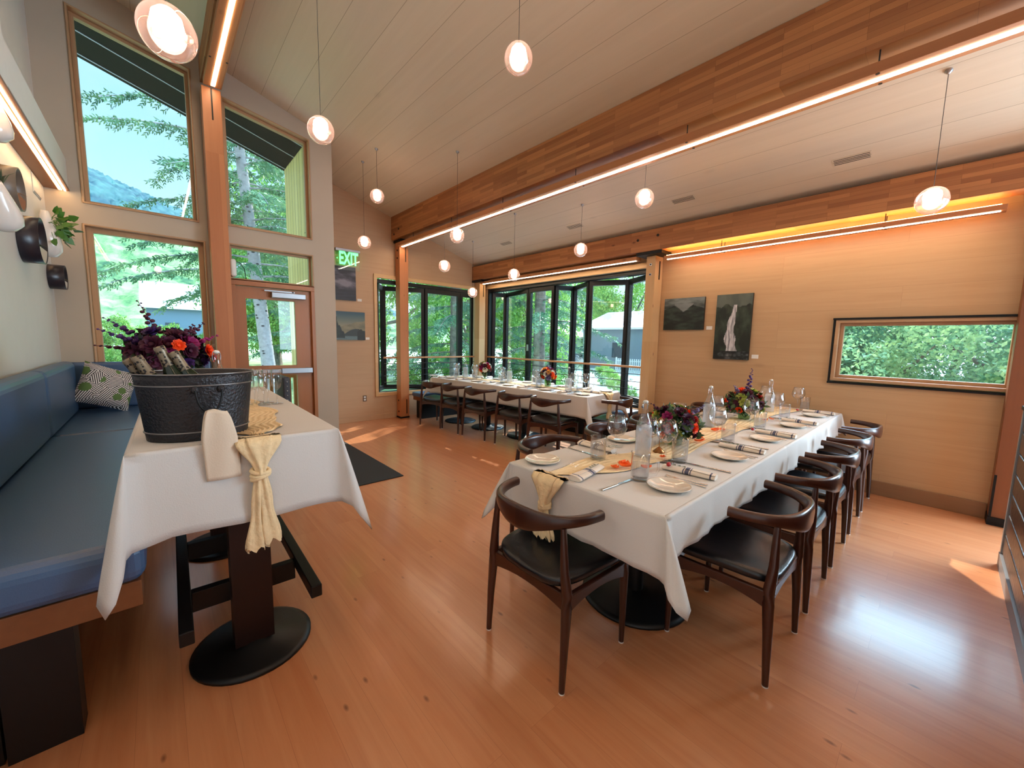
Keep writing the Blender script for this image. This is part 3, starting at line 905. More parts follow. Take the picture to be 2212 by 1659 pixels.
def pedestal_table(label, loc, rz, L, W, h, disc=.28, posts=((0, 0),), post='round', cat='table'):
    t = thing('pedestal_table', label, cat, loc, rz)
    b = MB(); b.box(-L / 2, L / 2, -W / 2, W / 2, h - .03, h); b.build('tabletop', M_CHAIR, t, bevel=.004)
    for (px, py) in posts:
        b = MB()
        b.lathe([(.001, .0), (disc, .0), (disc, .012), (disc * .9, .02), (disc * .3, .032), (.06, .045), (.001, .045)], 40, (px, py, 0))
        b.build('base', M_BLACK, t)
        b = MB()
        if post == 'round': b.tube([(px, py, .03), (px, py, h - .03)], .045, 16)
        else: b.box(px - .075, px + .075, py - .055, py + .055, .04, h - .03)
        b.build('column', M_BLACK if post == 'round' else mat('dark_red_column', C(34, 14, 12), .45), t)
    return t

TZ = 0.766
# the table along the painting wall
pedestal_table('long dark pedestal table under white cloths along the painting wall', (3.245, 1.092, 0), 0, 3.68, .83, TZ - .002, .29,
               [(-1.30, -.02), (0.05, 0), (1.35, 0)])
cloth('tablecloth', 'white cloth over the near part of the painting-wall table, folded corner hanging at the front', 1.63, .87, TZ, (.225, .10, .165, .165), 1,
      (2.205, 1.092, 0), 0, seed=3, cols=(0, 0, 1, 1), tipz=1.55)
cloth('tablecloth', 'white cloth over the end of the painting-wall table nearest the narrow window', 2.03, .862, TZ - .004, (.06, .20, .175, .175), 1,
      (4.035, 1.092, 0), 0, seed=5, cols=(.4, .4, 0, 0), pleat=.010)
# the far table in the glazed corner
FL, FW_ = 3.10, .79
cx_, cy_ = far(FW_ / 2, FL / 2)
pedestal_table('dark pedestal table under a white cloth in the glazed far corner', (cx_, cy_, 0), FA, FW_ - .04, FL - .04, TZ - .002, .27,
               [(0, -.25), (.0, .55), (0, 1.25)])
cloth('tablecloth', 'white cloth over the far table in front of the folding windows', FW_, FL, TZ, (.25, .22, .23, .20), 1, (cx_, cy_, 0), FA, seed=8, tipz=1.75, pleat=.003)
# the high table beside the banquette
HZ = 1.004
HL = 1.86
hc = (.263, 1.835 + HL / 2)
ht = pedestal_table('tall pedestal table with footrests under a white cloth beside the banquette', (hc[0], hc[1], 0), -.02, .66, HL - .03, HZ - .002, .235,
               [(0.01, 2.035 - hc[1]), (0.0, 3.2 - hc[1])], post='box')
for q in ((-.245, -.2), (.20, .245)):
    b = MB(); b.box(q[0], q[1], 1.78 - hc[1], 2.82 - hc[1], .27, .325); b.build('foot_rail', M_BLACK, ht, bevel=.004)
for yy in (2.10, 2.62):
    b = MB(); b.box(-.2, .2, yy - .02 - hc[1], yy + .02 - hc[1], .22, .31); b.build('crossbar', M_BLACK, ht, bevel=.003)
cloth('tablecloth', 'white cloth over the high table beside the banquette', .685, HL, HZ, (.32, .31, .32, .30), 1, (hc[0], hc[1], 0), -.02, seed=12, pleat=.005, tipz=1.55, corner=.10, flare=.02)

# ================================================================== BANQUETTE
bq = thing('banquette', 'dark vinyl banquette with wooden fascia running along the left wall', 'banquette', (0, 0, 0))
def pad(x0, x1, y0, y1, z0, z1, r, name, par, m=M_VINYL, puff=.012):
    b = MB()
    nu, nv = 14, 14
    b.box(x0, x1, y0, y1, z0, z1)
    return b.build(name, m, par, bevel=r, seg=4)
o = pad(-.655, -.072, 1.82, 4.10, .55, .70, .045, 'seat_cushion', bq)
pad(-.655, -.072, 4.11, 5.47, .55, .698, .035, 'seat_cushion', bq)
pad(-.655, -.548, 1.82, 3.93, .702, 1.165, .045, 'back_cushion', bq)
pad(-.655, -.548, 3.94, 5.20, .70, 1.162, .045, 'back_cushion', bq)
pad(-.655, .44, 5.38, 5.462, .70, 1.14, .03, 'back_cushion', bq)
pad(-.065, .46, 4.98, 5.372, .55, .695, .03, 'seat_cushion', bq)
b = MB(); b.box(-.655, -.088, 1.845, 5.46, .455, .549); b.build('fascia', M_FASCIA, bq, bevel=.003)
for yy in (1.93, 3.3, 4.7):
    b = MB(); b.box(-.44, -.27, yy, yy + .10, 0, .454); b.build('support', M_BLACK, bq, bevel=.002)
b = MB(); b.box(-.655, -.45, 1.95, 5.40, 0, .454); b.build('plinth', M_BLACK, bq)

bc = thing('corner_bench', 'low black cushioned bench around the glazed far corner', 'bench', (0, 0, 0))
pad(3.37, 5.12, 6.12, 6.41, .40, .475, .025, 'seat_cushion', bc)
pad(4.74, 5.12, 2.60, 2.69, .40, .47, .02, 'seat_cushion', bc)
pad(4.74, 5.12, 2.86, 6.11, .40, .47, .025, 'seat_cushion', bc)
b = MB(); b.box(3.40, 5.11, 6.14, 6.41, .33, .40); b.box(4.77, 5.11, 2.62, 2.68, .30, .40); b.box(4.77, 5.11, 2.88, 6.14, .33, .40)
b.build('fascia', M_FASCIA, bc, bevel=.002)
b = MB(); b.box(3.46, 5.10, 6.20, 6.40, 0, .33); b.box(4.83, 5.10, 2.9, 6.2, 0, .33); b.build('plinth', M_BLACK, bc)

# scatter cushion on the banquette
def pillow_mat():
    m, n, l, p = _new('maze_print_cotton')
    tc = n.new('ShaderNodeTexCoord')
    vo = n.new('ShaderNodeTexVoronoi'); vo.inputs['Scale'].default_value = 11
    l.new(tc.outputs['Object'], vo.inputs['Vector'])
    sp = n.new('ShaderNodeSeparateColor'); l.new(vo.outputs['Color'], sp.inputs[0])
    an = n.new('ShaderNodeMath'); an.operation = 'MULTIPLY'; an.inputs[1].default_value = 6.28
    l.new(sp.outputs[0], an.inputs[0])
    vr = n.new('ShaderNodeVectorRotate'); vr.rotation_type = 'AXIS_ANGLE'; vr.inputs['Axis'].default_value = (0, 1, 0)
    l.new(tc.outputs['Object'], vr.inputs['Vector']); l.new(an.outputs[0], vr.inputs['Angle'])
    wv = n.new('ShaderNodeTexWave'); wv.inputs['Scale'].default_value = 22; wv.inputs['Distortion'].default_value = 0.0
    l.new(vr.outputs[0], wv.inputs['Vector'])
    gt = n.new('ShaderNodeMath'); gt.operation = 'GREATER_THAN'; gt.inputs[1].default_value = 0.5
    l.new(wv.outputs['Fac'], gt.inputs[0])
    mx = n.new('ShaderNodeMixRGB'); mx.inputs[1].default_value = C(28, 24, 26); mx.inputs[2].default_value = C(226, 220, 216)
    l.new(gt.outputs[0], mx.inputs[0])
    v2 = n.new('ShaderNodeTexVoronoi'); v2.inputs['Scale'].default_value = 8.5
    l.new(tc.outputs['Object'], v2.inputs['Vector'])
    g2 = n.new('ShaderNodeSeparateColor'); l.new(v2.outputs['Color'], g2.inputs[0])
    a1 = n.new('ShaderNodeMath'); a1.operation = 'GREATER_THAN'; a1.inputs[1].default_value = 0.55; l.new(g2.outputs[1], a1.inputs[0])
    a2 = n.new('ShaderNodeMath'); a2.operation = 'LESS_THAN'; a2.inputs[1].default_value = 0.42; l.new(v2.outputs['Distance'], a2.inputs[0])
    a3 = n.new('ShaderNodeMath'); a3.operation = 'MULTIPLY'; l.new(a1.outputs[0], a3.inputs[0]); l.new(a2.outputs[0], a3.inputs[1])
    m2 = n.new('ShaderNodeMixRGB'); m2.inputs[2].default_value = C(88, 116, 62)
    l.new(a3.outputs[0], m2.inputs[0]); l.new(mx.outputs[0], m2.inputs[1])
    l.new(m2.outputs[0], p.inputs['Base Color']); p.inputs['Roughness'].default_value = .85
    return m
b = MB()
def pf(sgn):
    def f(u, v):
        x = (u - .5) * 2; y = (v - .5) * 2
        th = .085 * (max(0, (1 - x ** 4)) * max(0, (1 - y ** 4))) ** .6
        return (.21 * x * (1 - .06 * (1 - y * y)), sgn * th, .21 * y * (1 - .06 * (1 - x * x)))
    return f
b.grid(pf(1), 22, 22); b.grid(pf(-1), 22, 22)
o = b.build('scatter_cushion', pillow_mat())
o.location = (-.36, 5.14, .925); o.scale = (.92, .92, .92); o.rotation_euler = (math.radians(-20), math.radians(22), math.radians(14))
tag(o, 'square scatter cushion in black and white maze print with green leaves on the banquette', 'cushion')

# black entrance mat
b = MB(); b.box(.80, 1.83, 3.67, 5.44, 0.0, .010)
o = b.build('floor_mat', mat('black_rubber_mat', C(22, 22, 25), .6, bump=.4, bscale=300), bevel=.003)
tag(o, 'black rubber entrance mat lying in front of the glazed door', 'mat')

# ================================================================== TABLEWARE
M_STRIPE = None
def napkin_mat():
    m, n, l, p = _new('striped_linen')
    tc = n.new('ShaderNodeTexCoord'); sp = n.new('ShaderNodeSeparateXYZ'); l.new(tc.outputs['Object'], sp.inputs[0])
    rp = n.new('ShaderNodeValToRGB'); rp.color_ramp.interpolation = 'CONSTANT'
    w = C(230, 216, 200); g = C(92, 92, 112)
    els = rp.color_ramp.elements
    els[0].position = 0; els[0].color = w; els[1].position = .40; els[1].color = g
    for ps, c in ((.425, w), (.445, g), (.52, w), (.54, g), (.56, w), (.90, g), (.93, w)):
        q = els.new(ps); q.color = c
    mr = n.new('ShaderNodeMapRange'); mr.inputs['From Min'].default_value = -.125; mr.inputs['From Max'].default_value = .125
    l.new(sp.outputs['X'], mr.inputs[0]); l.new(mr.outputs[0], rp.inputs[0]); l.new(rp.outputs[0], p.inputs['Base Color'])
    p.inputs['Roughness'].default_value = .9
    return m
M_STRIPE = napkin_mat()
M_LEAF = mat('dark_green_leaf', C(62, 84, 44), .55, var=.25, vscale=14)
M_WATER = None
def water_mat(name, k):
    m, n, l, p = _new(name)
    n.remove(p); out = n['Material Output']
    tr = n.new('ShaderNodeBsdfTransparent'); tr.inputs[0].default_value = (.93, .95, .97, 1)
    df = n.new('ShaderNodeBsdfDiffuse'); df.inputs[0].default_value = (.82, .84, .88, 1)
    mx = n.new('ShaderNodeMixShader'); mx.inputs[0].default_value = k
    l.new(tr.outputs[0], mx.inputs[1]); l.new(df.outputs[0], mx.inputs[2]); l.new(mx.outputs[0], out.inputs[0])
    return m
M_WATER = water_mat('clear_water', .10); M_FROST = water_mat('frosted_water_bottle', .36)

def proto_plate():
    t = thing('dinner_plate', 'x', 'plate')
    b = MB(); b.lathe([(.001, .004), (.052, .004), (.058, .006), (.088, .016), (.0945, .0195), (.0955, .018), (.089, .012), (.060, .001), (.001, .001)], 40)
    b.build('dish', M_PLATE, t)
    return t
def proto_napkin():
    t = thing('rolled_napkin', 'x', 'napkin')
    b = MB()
    def f(u, v):
        a = 2 * PI * u; x = -.125 + .25 * v
        r = 1 + .05 * math.sin(3 * a + v * 3)
        return (x, .033 * math.cos(a) * r, .013 + .0125 * math.sin(a) * r)
    b.grid(f, 20, 12, closed_u=True)
    for e_ in (0, 1):
        ring = [f(i / 20, e_) for i in range(20)]
        b.add(ring, [tuple(range(20)) if e_ else tuple(range(20))[::-1]])
    o = b.build('roll', M_STRIPE, t)
    b = MB()
    b.add([(-.02, -.010, .0275), (.124, -.028, .0262), (.124, .008, .0268), (-.02, .014, .0278)], [(0, 1, 2, 3)])
    b.build('fold', M_STRIPE, t, solid=.0015)
    b = MB()
    for k in range(7):
        x0 = -.11 + k * .012
        b.add([(x0, .0, .029), (x0 + .016, .010 * (-1) ** k, .033), (x0 + .02, .004 * (-1) ** k, .030)], [(0, 1, 2)])
    b.tube([(-.12, 0, .028), (-.02, .004, .029)], .0008, 5)
    b.build('herb_sprig', M_LEAF, t)
    return t
def proto_fork():
    t = thing('table_fork', 'x', 'fork')
    b = MB()
    b.tube([(0, -.095, .004), (0, -.06, .003), (0, 0, .0045), (0, .035, .004)], [.0052, .0046, .0028, .003], 8, sy=.35)
    b.build('handle', M_SILV, t)
    b = MB()
    b.tube([(0, .030, .0035), (0, .045, .0025), (0, .058, .003)], [.003, .009, .010], 10, sy=.18)
    for k in range(4):
        x = -.0078 + k * .0052
        b.tube([(x, .056, .003), (x, .085, .0055), (x, .098, .0075)], [.0015, .0013, .0006], 5)
    b.build('tines', M_SILV, t)
    return t
def proto_knife():
    t = thing('table_knife', 'x', 'knife')
    b = MB(); b.tube([(0, -.115, .004), (0, -.05, .004), (0, .0, .0042)], [.007, .0062, .0048], 8, sy=.5)
    b.build('handle', M_SILV, t)
    b = MB(); b.prism([(-.004, 0), (.004, 0), (.0045, .06), (.002, .11), (-.004, .118), (-.0085, .10), (-.0085, .02)], 'XY', .003, .0045)
    b.build('blade', M_SILV, t)
    return t
def proto_mug():
    t = thing('glass_mug', 'x', 'glass mug')
    b = MB(); b.lathe([(.001, .002), (.032, .002), (.035, .006), (.0365, .10), (.0375, .104), (.0355, .104), (.0335, .014), (.001, .012)], 24)
    b.build('body', M_GOBLET, t)
    b = MB(); b.tube([(.035, 0, .085), (.055, 0, .088), (.068, 0, .075), (.070, 0, .05), (.062, 0, .03), (.035, 0, .022)], .0048, 8, up=(0, 1, 0))
    b.build('handle', M_GOBLET, t)
    b = MB(); b.lathe([(.001, .013), (.0325, .013), (.034, .062), (.001, .062)], 20); b.build('water', M_WATER, t)
    return t
def proto_wine():
    t = thing('wine_glass', 'x', 'wine glass')
    b = MB(); b.lathe([(.001, .092), (.014, .096), (.034, .112), (.044, .135), (.0445, .155), (.038, .185), (.0335, .202), (.0325, .202), (.037, .184), (.0432, .155), (.0425, .136), (.033, .114), (.012, .099), (.001, .096)], 26)
    b.build('bowl', M_GOBLET, t)
    b = MB(); b.tube([(0, 0, .004), (0, 0, .02), (0, 0, .06), (0, 0, .094)], [.007, .0035, .0032, .006], 8); b.build('stem', M_GOBLET, t)
    b = MB(); b.lathe([(.001, .001), (.035, .001), (.036, .003), (.008, .006), (.001, .007)], 24); b.build('foot', M_GOBLET, t)
    return t
def proto_carafe():
    t = thing('water_bottle', 'x', 'bottle')
    b = MB(); b.lathe([(.001, .002), (.034, .002), (.038, .008), (.0385, .155), (.036, .175), (.024, .212), (.0155, .24), (.0135, .285), (.0155, .29), (.0155, .298), (.012, .298)], 26)
    b.build('body', M_GOBLET, t)
    b = MB(); b.lathe([(.001, .012), (.0355, .012), (.0362, .155), (.0335, .172), (.001, .172)], 24); b.build('water', M_FROST, t)
    b = MB(); b.ball((0, 0, .305), .0125, 12, 8, (1, 1, .75)); st = b.build('stopper', M_PLAST, t)
    b = MB()
    for s_ in (-1, 1): b.tube([(s_ * .016, 0, .262), (s_ * .0175, 0, .285), (s_ * .013, 0, .306), (0, 0, .309)], .0012, 6, up=(0, 1, 0))
    b.build('wire_bail', M_ALU, t)
    return t
def proto_lamp():
    t = thing('table_lamp', 'x', 'small lamp')
    b = MB(); b.lathe([(.001, .001), (.034, .001), (.036, .005), (.012, .028), (.004, .034), (.001, .035)], 24); b.build('base', M_BRASS, t)
    b = MB(); b.tube([(0, 0, .03), (0, 0, .185)], .0022, 8); b.build('pole', M_BRASS, t)
    b = MB(); b.ball((0, 0, .186), .006, 10, 8, (1, 1, 1.5)); b.build('bulb', M_CANDLE, t)
    b = MB(); b.lathe([(.018, .195), (.001, .212)], 16); b.lathe([(.017, .194), (.001, .208)], 16); b.build('lamp_shade', M_BRASS, t)
    return t

_used = {}
def put(kind, loc, rz, label, group):
    mk = {'plate': proto_plate, 'napkin': proto_napkin, 'fork': proto_fork, 'knife': proto_knife, 'mug': proto_mug,
          'wine': proto_wine, 'carafe': proto_carafe, 'lamp': proto_lamp}[kind]
    if kind not in _used:
        t = mk(); _used[kind] = t
        t.scale = {'mug': (1.18, 1.18, 1.3), 'wine': (1.28, 1.28, 1.16), 'carafe': (1.2, 1.2, 1.04)}.get(kind, (1, 1, 1))
        t.location = loc; t.rotation_euler = (0, 0, rz); t['label'] = label; t['group'] = group
        return t
    return dup(_used[kind], loc, rz, label, group)

TT = TZ + .0078
def setting(px, py, rz, who, tbl, seed, full=True, jit=1.0, mugoff=(.13, .285), wineoff=(.07, .335), plate=-.30, tumbler=False):
    """one cover laid for a diner facing +y at the table edge (px, py)"""
    rnd = random.Random(seed); J = lambda a: (rnd.random() - .5) * 2 * a * jit
    def P(x, y): 
        c, s = math.cos(rz), math.sin(rz)
        return (px + x * c - y * s, py + x * s + y * c, TT)
    put('plate', P(plate + J(.01), .135 + J(.01)), J(1), 'pale glazed plate %s of the %s' % (who, tbl), 'dinner plates')
    put('napkin', P(-.02 + J(.02), .15 + J(.015)), rz + PI / 2 + PI + J(.12) + .05, 'rolled striped napkin %s of the %s' % (who, tbl), 'rolled napkins')
    if full:
        put('fork', P(-.165 + J(.01), .125 + J(.01)), rz + J(.12), 'outer fork %s of the %s' % (who, tbl), 'forks')
        put('fork', P(-.135 + J(.01), .13 + J(.01)), rz + J(.12), 'inner fork %s of the %s' % (who, tbl), 'forks')
        put('knife', P(.13 + J(.015), .15 + J(.01)), rz + J(.10), 'knife %s of the %s' % (who, tbl), 'knives')
    put('mug', P(mugoff[0], mugoff[1]), rz + J(.4), 'glass mug of water %s of the %s' % (who, tbl), 'glass mugs')
    put('wine', P(wineoff[0], wineoff[1]), J(1), 'stemmed wine glass %s of the %s' % (who, tbl), 'wine glasses')

PT = 'painting-wall table'
for i, x in enumerate([1.98, 2.69, 3.36, 4.05, 4.80]):
    setting(x, .655, 0, '%s on the right side' % ORD[i], PT, 10 + i, plate=(-.30, -.27, -.27, -.23, -.23)[i])
for i, x in enumerate([1.96, 2.74, 3.42, 4.10, 4.72]):
    setting(x, 1.535, PI, '%s on the left side' % ORD[i], PT, 30 + i, mugoff=(.18, .29) if i == 0 else (.13, .285), wineoff=(.02, .30), plate=-.31)
setting(1.385, 1.10, -PI / 2, 'at the near end', PT, 50, mugoff=(.17, .29), wineoff=(-.0, .66), plate=-.315)
FT = 'far table'
for i, v in enumerate([.42, 1.10, 1.80, 2.44, 2.92]):
    x, y = far(0, v); setting(x, y, FA - PI / 2, '%s on the room side' % ORD[i], FT, 60 + i, full=i < 3)
for i, v in enumerate([.42, 1.10, 1.80, 2.44, 2.90]):
    x, y = far(.79, v); setting(x, y, FA + PI / 2, '%s on the window side' % ORD[i], FT, 80 + i, full=False)
x, y = far(.42, 0); setting(x, y, FA, 'at the near end', FT, 95, full=False)

put('carafe', (2.03, 1.115, TT + .004), 0, 'frosted water bottle with stopper nearest on the painting-wall table', 'water bottles')
put('carafe', (3.20, 1.215, TT + .004), .5, 'water bottle with stopper between the two bouquets', 'water bottles')
put('carafe', (4.44, 1.13, TT), 1.2, 'water bottle with stopper behind the farther bouquet', 'water bottles')
for i, (u, v) in enumerate([(.22, .42), (.42, 1.66), (.40, 2.68)]):
    x, y = far(u, v); put('carafe', (x, y, TT), i, 'water bottle, %s of three on the far table' % ['nearest', 'middle', 'farthest'][i], 'water bottles')
put('lamp', (2.19, 1.10, TT + .004), 0, 'small brass stem lamp beside the nearest water bottle', 'stem lamps')
put('lamp', (4.36, 1.23, TT), 0, 'small brass stem lamp by the farther bouquet', 'stem lamps')

# gauze runners
def runner(label, pts, width, hang, seed, loc=(0, 0, 0), rz=0, edge=None, lift=0.0):
    """loose gauze strip lying along pts, then gathered over the table edge, knotted, ends hanging"""
    rnd = random.Random(seed)
    t = thing('gauze_runner', label, 'table runner', loc, rz)
    P = [Vector(q) for q in pts]
    n = 110; m_ = 46
    def at(u):
        k = u * (len(P) - 1); i = min(int(k), len(P) - 2); f = k - i
        return P[i].lerp(P[i + 1], f)
    def f(u, v):
        c = at(u); c2 = at(min(1, u + .01)); d = (c2 - at(max(0, u - .01))); d.z = 0; d.normalize()
        nx, ny = -d.y, d.x
        w = width * (1 - .75 * math.exp(-(u / .05) ** 2)) * (1 + .12 * math.sin(u * 23 + seed))
        o = (v - .5) * w + .012 * math.sin(u * 31 + v * 3)
        z = c.z + .004 + .0030 * (1 + math.sin(v * 52 + 7 * math.sin(u * 11 + seed))) * (.4 + .6 * math.exp(-(u / .3) ** 2))
        return (c.x + nx * o, c.y + ny * o, z)
    b = MB(); b.grid(f, n, m_); b.build('strip', M_GAUZE, t)
    # gathered hanging part
    K, zt, zk, zb, dirv, wid = hang['at'], hang['z'], hang['knot'], hang['end'], Vector(hang['out']), hang['w']
    sd = Vector((-dirv.y, dirv.x, 0))
    def g(u, v):
        a = 2 * PI * u
        z = zt + .004 + (zk - zt) * v if v > .08 else zt + .004
        w = wid * (1 - .72 * smoothstep(min(1, v * 1.02)))
        dpt = .012 + .020 * v
        fo = 1 + .22 * math.sin(7 * a + 2 * v) * (1 - .4 * v)
        c = Vector((K[0], K[1], z)) + dirv * (-.03 + .055 * min(1, v / .12))
        return c + sd * (math.cos(a) * w * fo) + dirv * (math.sin(a) * dpt * fo)
    b = MB(); b.grid(g, 44, 14, closed_u=True); b.build('gather', M_GAUZE, t)
    b = MB()
    kc = Vector((K[0], K[1], zk)) + dirv * .028
    for i in range(3):
        pts_ = []
        for j in range(14):
            a = 2 * PI * j / 14
            pts_.append(kc + sd * (math.cos(a) * .030) + dirv * (math.sin(a) * .020) + Vector((0, 0, .012 * (i - 1) + .009 * math.cos(a + i))))
        b.tube(pts_, .0085, 8, closed=True)
    b.ball(kc, .024, 12, 8, (1, .8, 1)); b.build('knot', M_GAUZE, t)
    for s_, ln in ((-1, 1.0), (1, .93)):
        def h(u, v):
            a = 2 * PI * u
            z = zk - .01 - (zk - zb) * v * ln
            w = (.014 + .020 * v + .006 * v * math.sin(9 * v)) ; fo = 1 + .28 * math.sin(5 * a + 3 * v + s_)
            if v > .97: z += .012 * math.sin(6 * a)
            c = kc.copy(); c.z = z
            c += sd * (s_ * (.006 + .018 * v)) + dirv * (.004 * math.sin(v * 8))
            return c + sd * (math.cos(a) * w * fo) + dirv * (math.sin(a) * (.011 + .006 * v) * fo)
        b = MB(); b.grid(h, 28, 16, closed_u=True); b.build('tail', M_GAUZE, t)
    return t
runner('cream gauze runner down the painting-wall table, knotted over its near end', [(1.40, 1.235, TT), (1.75, 1.16, TT), (2.2, 1.07, TT), (2.8, 1.13, TT), (3.4, 1.08, TT), (4.1, 1.14, TT), (4.9, 1.07, TT)], .22,
       {'at': (1.375, 1.235, 0), 'z': TT, 'knot': .635, 'end': .485, 'out': (-1, 0, 0), 'w': .085}, 3)
p0 = far(.50, .02); p1 = far(.40, .8); p2 = far(.44, 1.6); p3 = far(.38, 2.4); p4 = far(.42, 3.0); pe = far(.50, -.005)
runner('cream gauze runner on the far table, knotted over its near end', [(p0[0], p0[1], TT), (p1[0], p1[1], TT), (p2[0], p2[1], TT), (p3[0], p3[1], TT), (p4[0], p4[1], TT)], .2,
       {'at': (pe[0], pe[1], 0), 'z': TT, 'knot': .67, 'end': .46, 'out': (math.sin(FA), -math.cos(FA), 0), 'w': .085}, 5)
HT = HZ + .0078
runner('cream gauze runner falling in front of the high table in a big knot', [(.285, 1.86, HT), (.30, 2.1, HT), (.36, 2.4, HT), (.33, 2.8, HT), (.30, 3.4, HT)], .2,
       {'at': (.280, 1.826, 0), 'z': HT, 'knot': .872, 'end': .575, 'out': (0, -1, 0), 'w': .070}, 9)

# orange petals scattered on the runner
M_PET = mat('orange_petal', C(250, 104, 30), .6)
pet0 = None
PETS = [(1.70, 1.085, 1.0), (1.76, 1.06, 1.5), (1.80, 1.09, 1.2), (1.83, .98, 1.0), (2.08, 1.02, .8), (2.62, 1.04, 1.2), (2.72, 1.08, 1.0), (3.06, 1.11, 1.2), (3.12, 1.08, .9), (3.85, 1.0, 1.0), (3.95, .98, .8), (2.95, 1.2, 1.0)]
def petal_obj():
    b = MB()
    b.grid(lambda u, v: ((v - .5) * .052, (u - .5) * .046 * math.sin(PI * (v * .86 + .07)), .002 + .03 * ((u - .5) ** 2) + .03 * (v - .5) ** 2), 9, 9)
    return b.build('flower_petal', M_PET, solid=.0008)
for i, (x, y, s_) in enumerate(PETS):
    if pet0 is None: o = pet0 = petal_obj()
    else: o = pet0.copy(); COL.objects.link(o)
    o.location = (x, y, TT + .012); o.rotation_euler = (.15 * math.sin(i * 3), .15 * math.cos(i * 5), i * 1.7); o.scale = (s_, s_, s_)
    tag(o, 'orange flower petal, number %s from the near end scattered on the gauze runner' % ['one', 'two', 'three', 'four', 'five', 'six', 'seven', 'eight', 'nine', 'ten', 'eleven', 'twelve'][i], 'petal', 'orange petals')
rb = mat('red_bud', C(170, 30, 34), .5)
for i, (x, y) in enumerate([(1.915, .905), (3.24, .915), (4.62, .935)]):
    b = MB(); b.ball((0, 0, .0), .011, 10, 7, (1.5, 1, .9)); b.ball((.012, .006, .002), .008, 8, 6, (1.3, 1, .8))
    o = b.build('rose_bud', rb); o.location = (x, y, TT + .034)
    tag(o, 'tiny red rose bud on the %s right-side napkin of the painting-wall table' % ('nearest', 'third', 'farthest')[i], 'flower', 'rose buds')

# ================================================================== FLOWERS
def bloom_mesh(r, seed, layers=4):
    rnd = random.Random(seed); b = MB()
    b.ball((0, 0, 0), r * .55, 10, 7)
    for L in range(layers):
        k = L / max(1, layers - 1); n = 5 + L; tilt = .35 + .95 * k
        for i in range(n):
            a = 2 * PI * (i + .5 * (L % 2)) / n + rnd.random() * .3
            ca, sa = math.cos(a), math.sin(a); w = r * (.55 + .25 * k)
            def f(u, v, ca=ca, sa=sa, w=w, tilt=tilt, k=k):
                x = (u - .5) * 2 * w * math.sin(PI * (.15 + .75 * v)) * .8
                h = r * (1.15 - .15 * k) * v
                rad = r * (.12 + .25 * k) + h * math.sin(tilt) * (1 + .25 * v) - .25 * x * x / r
                z = h * math.cos(tilt) - r * .25 * (1 - k) + .12 * r * v * v
                return (rad * ca - x * sa, rad * sa + x * ca, z)
            b.grid(f, 5, 5)
    return b
PAL = {'white': C(236, 230, 214), 'orange': C(244, 78, 20), 'peach': C(240, 168, 70), 'plum': C(74, 16, 44), 'magenta': C(150, 28, 96), 'purple': C(70, 34, 96), 'yellowgreen': C(176, 182, 84), 'red': C(176, 34, 28), 'mauve': C(112, 98, 136)}
def petal_mat(k): return mat('petal_' + k, PAL[k], .6, var=.18, vscale=40)
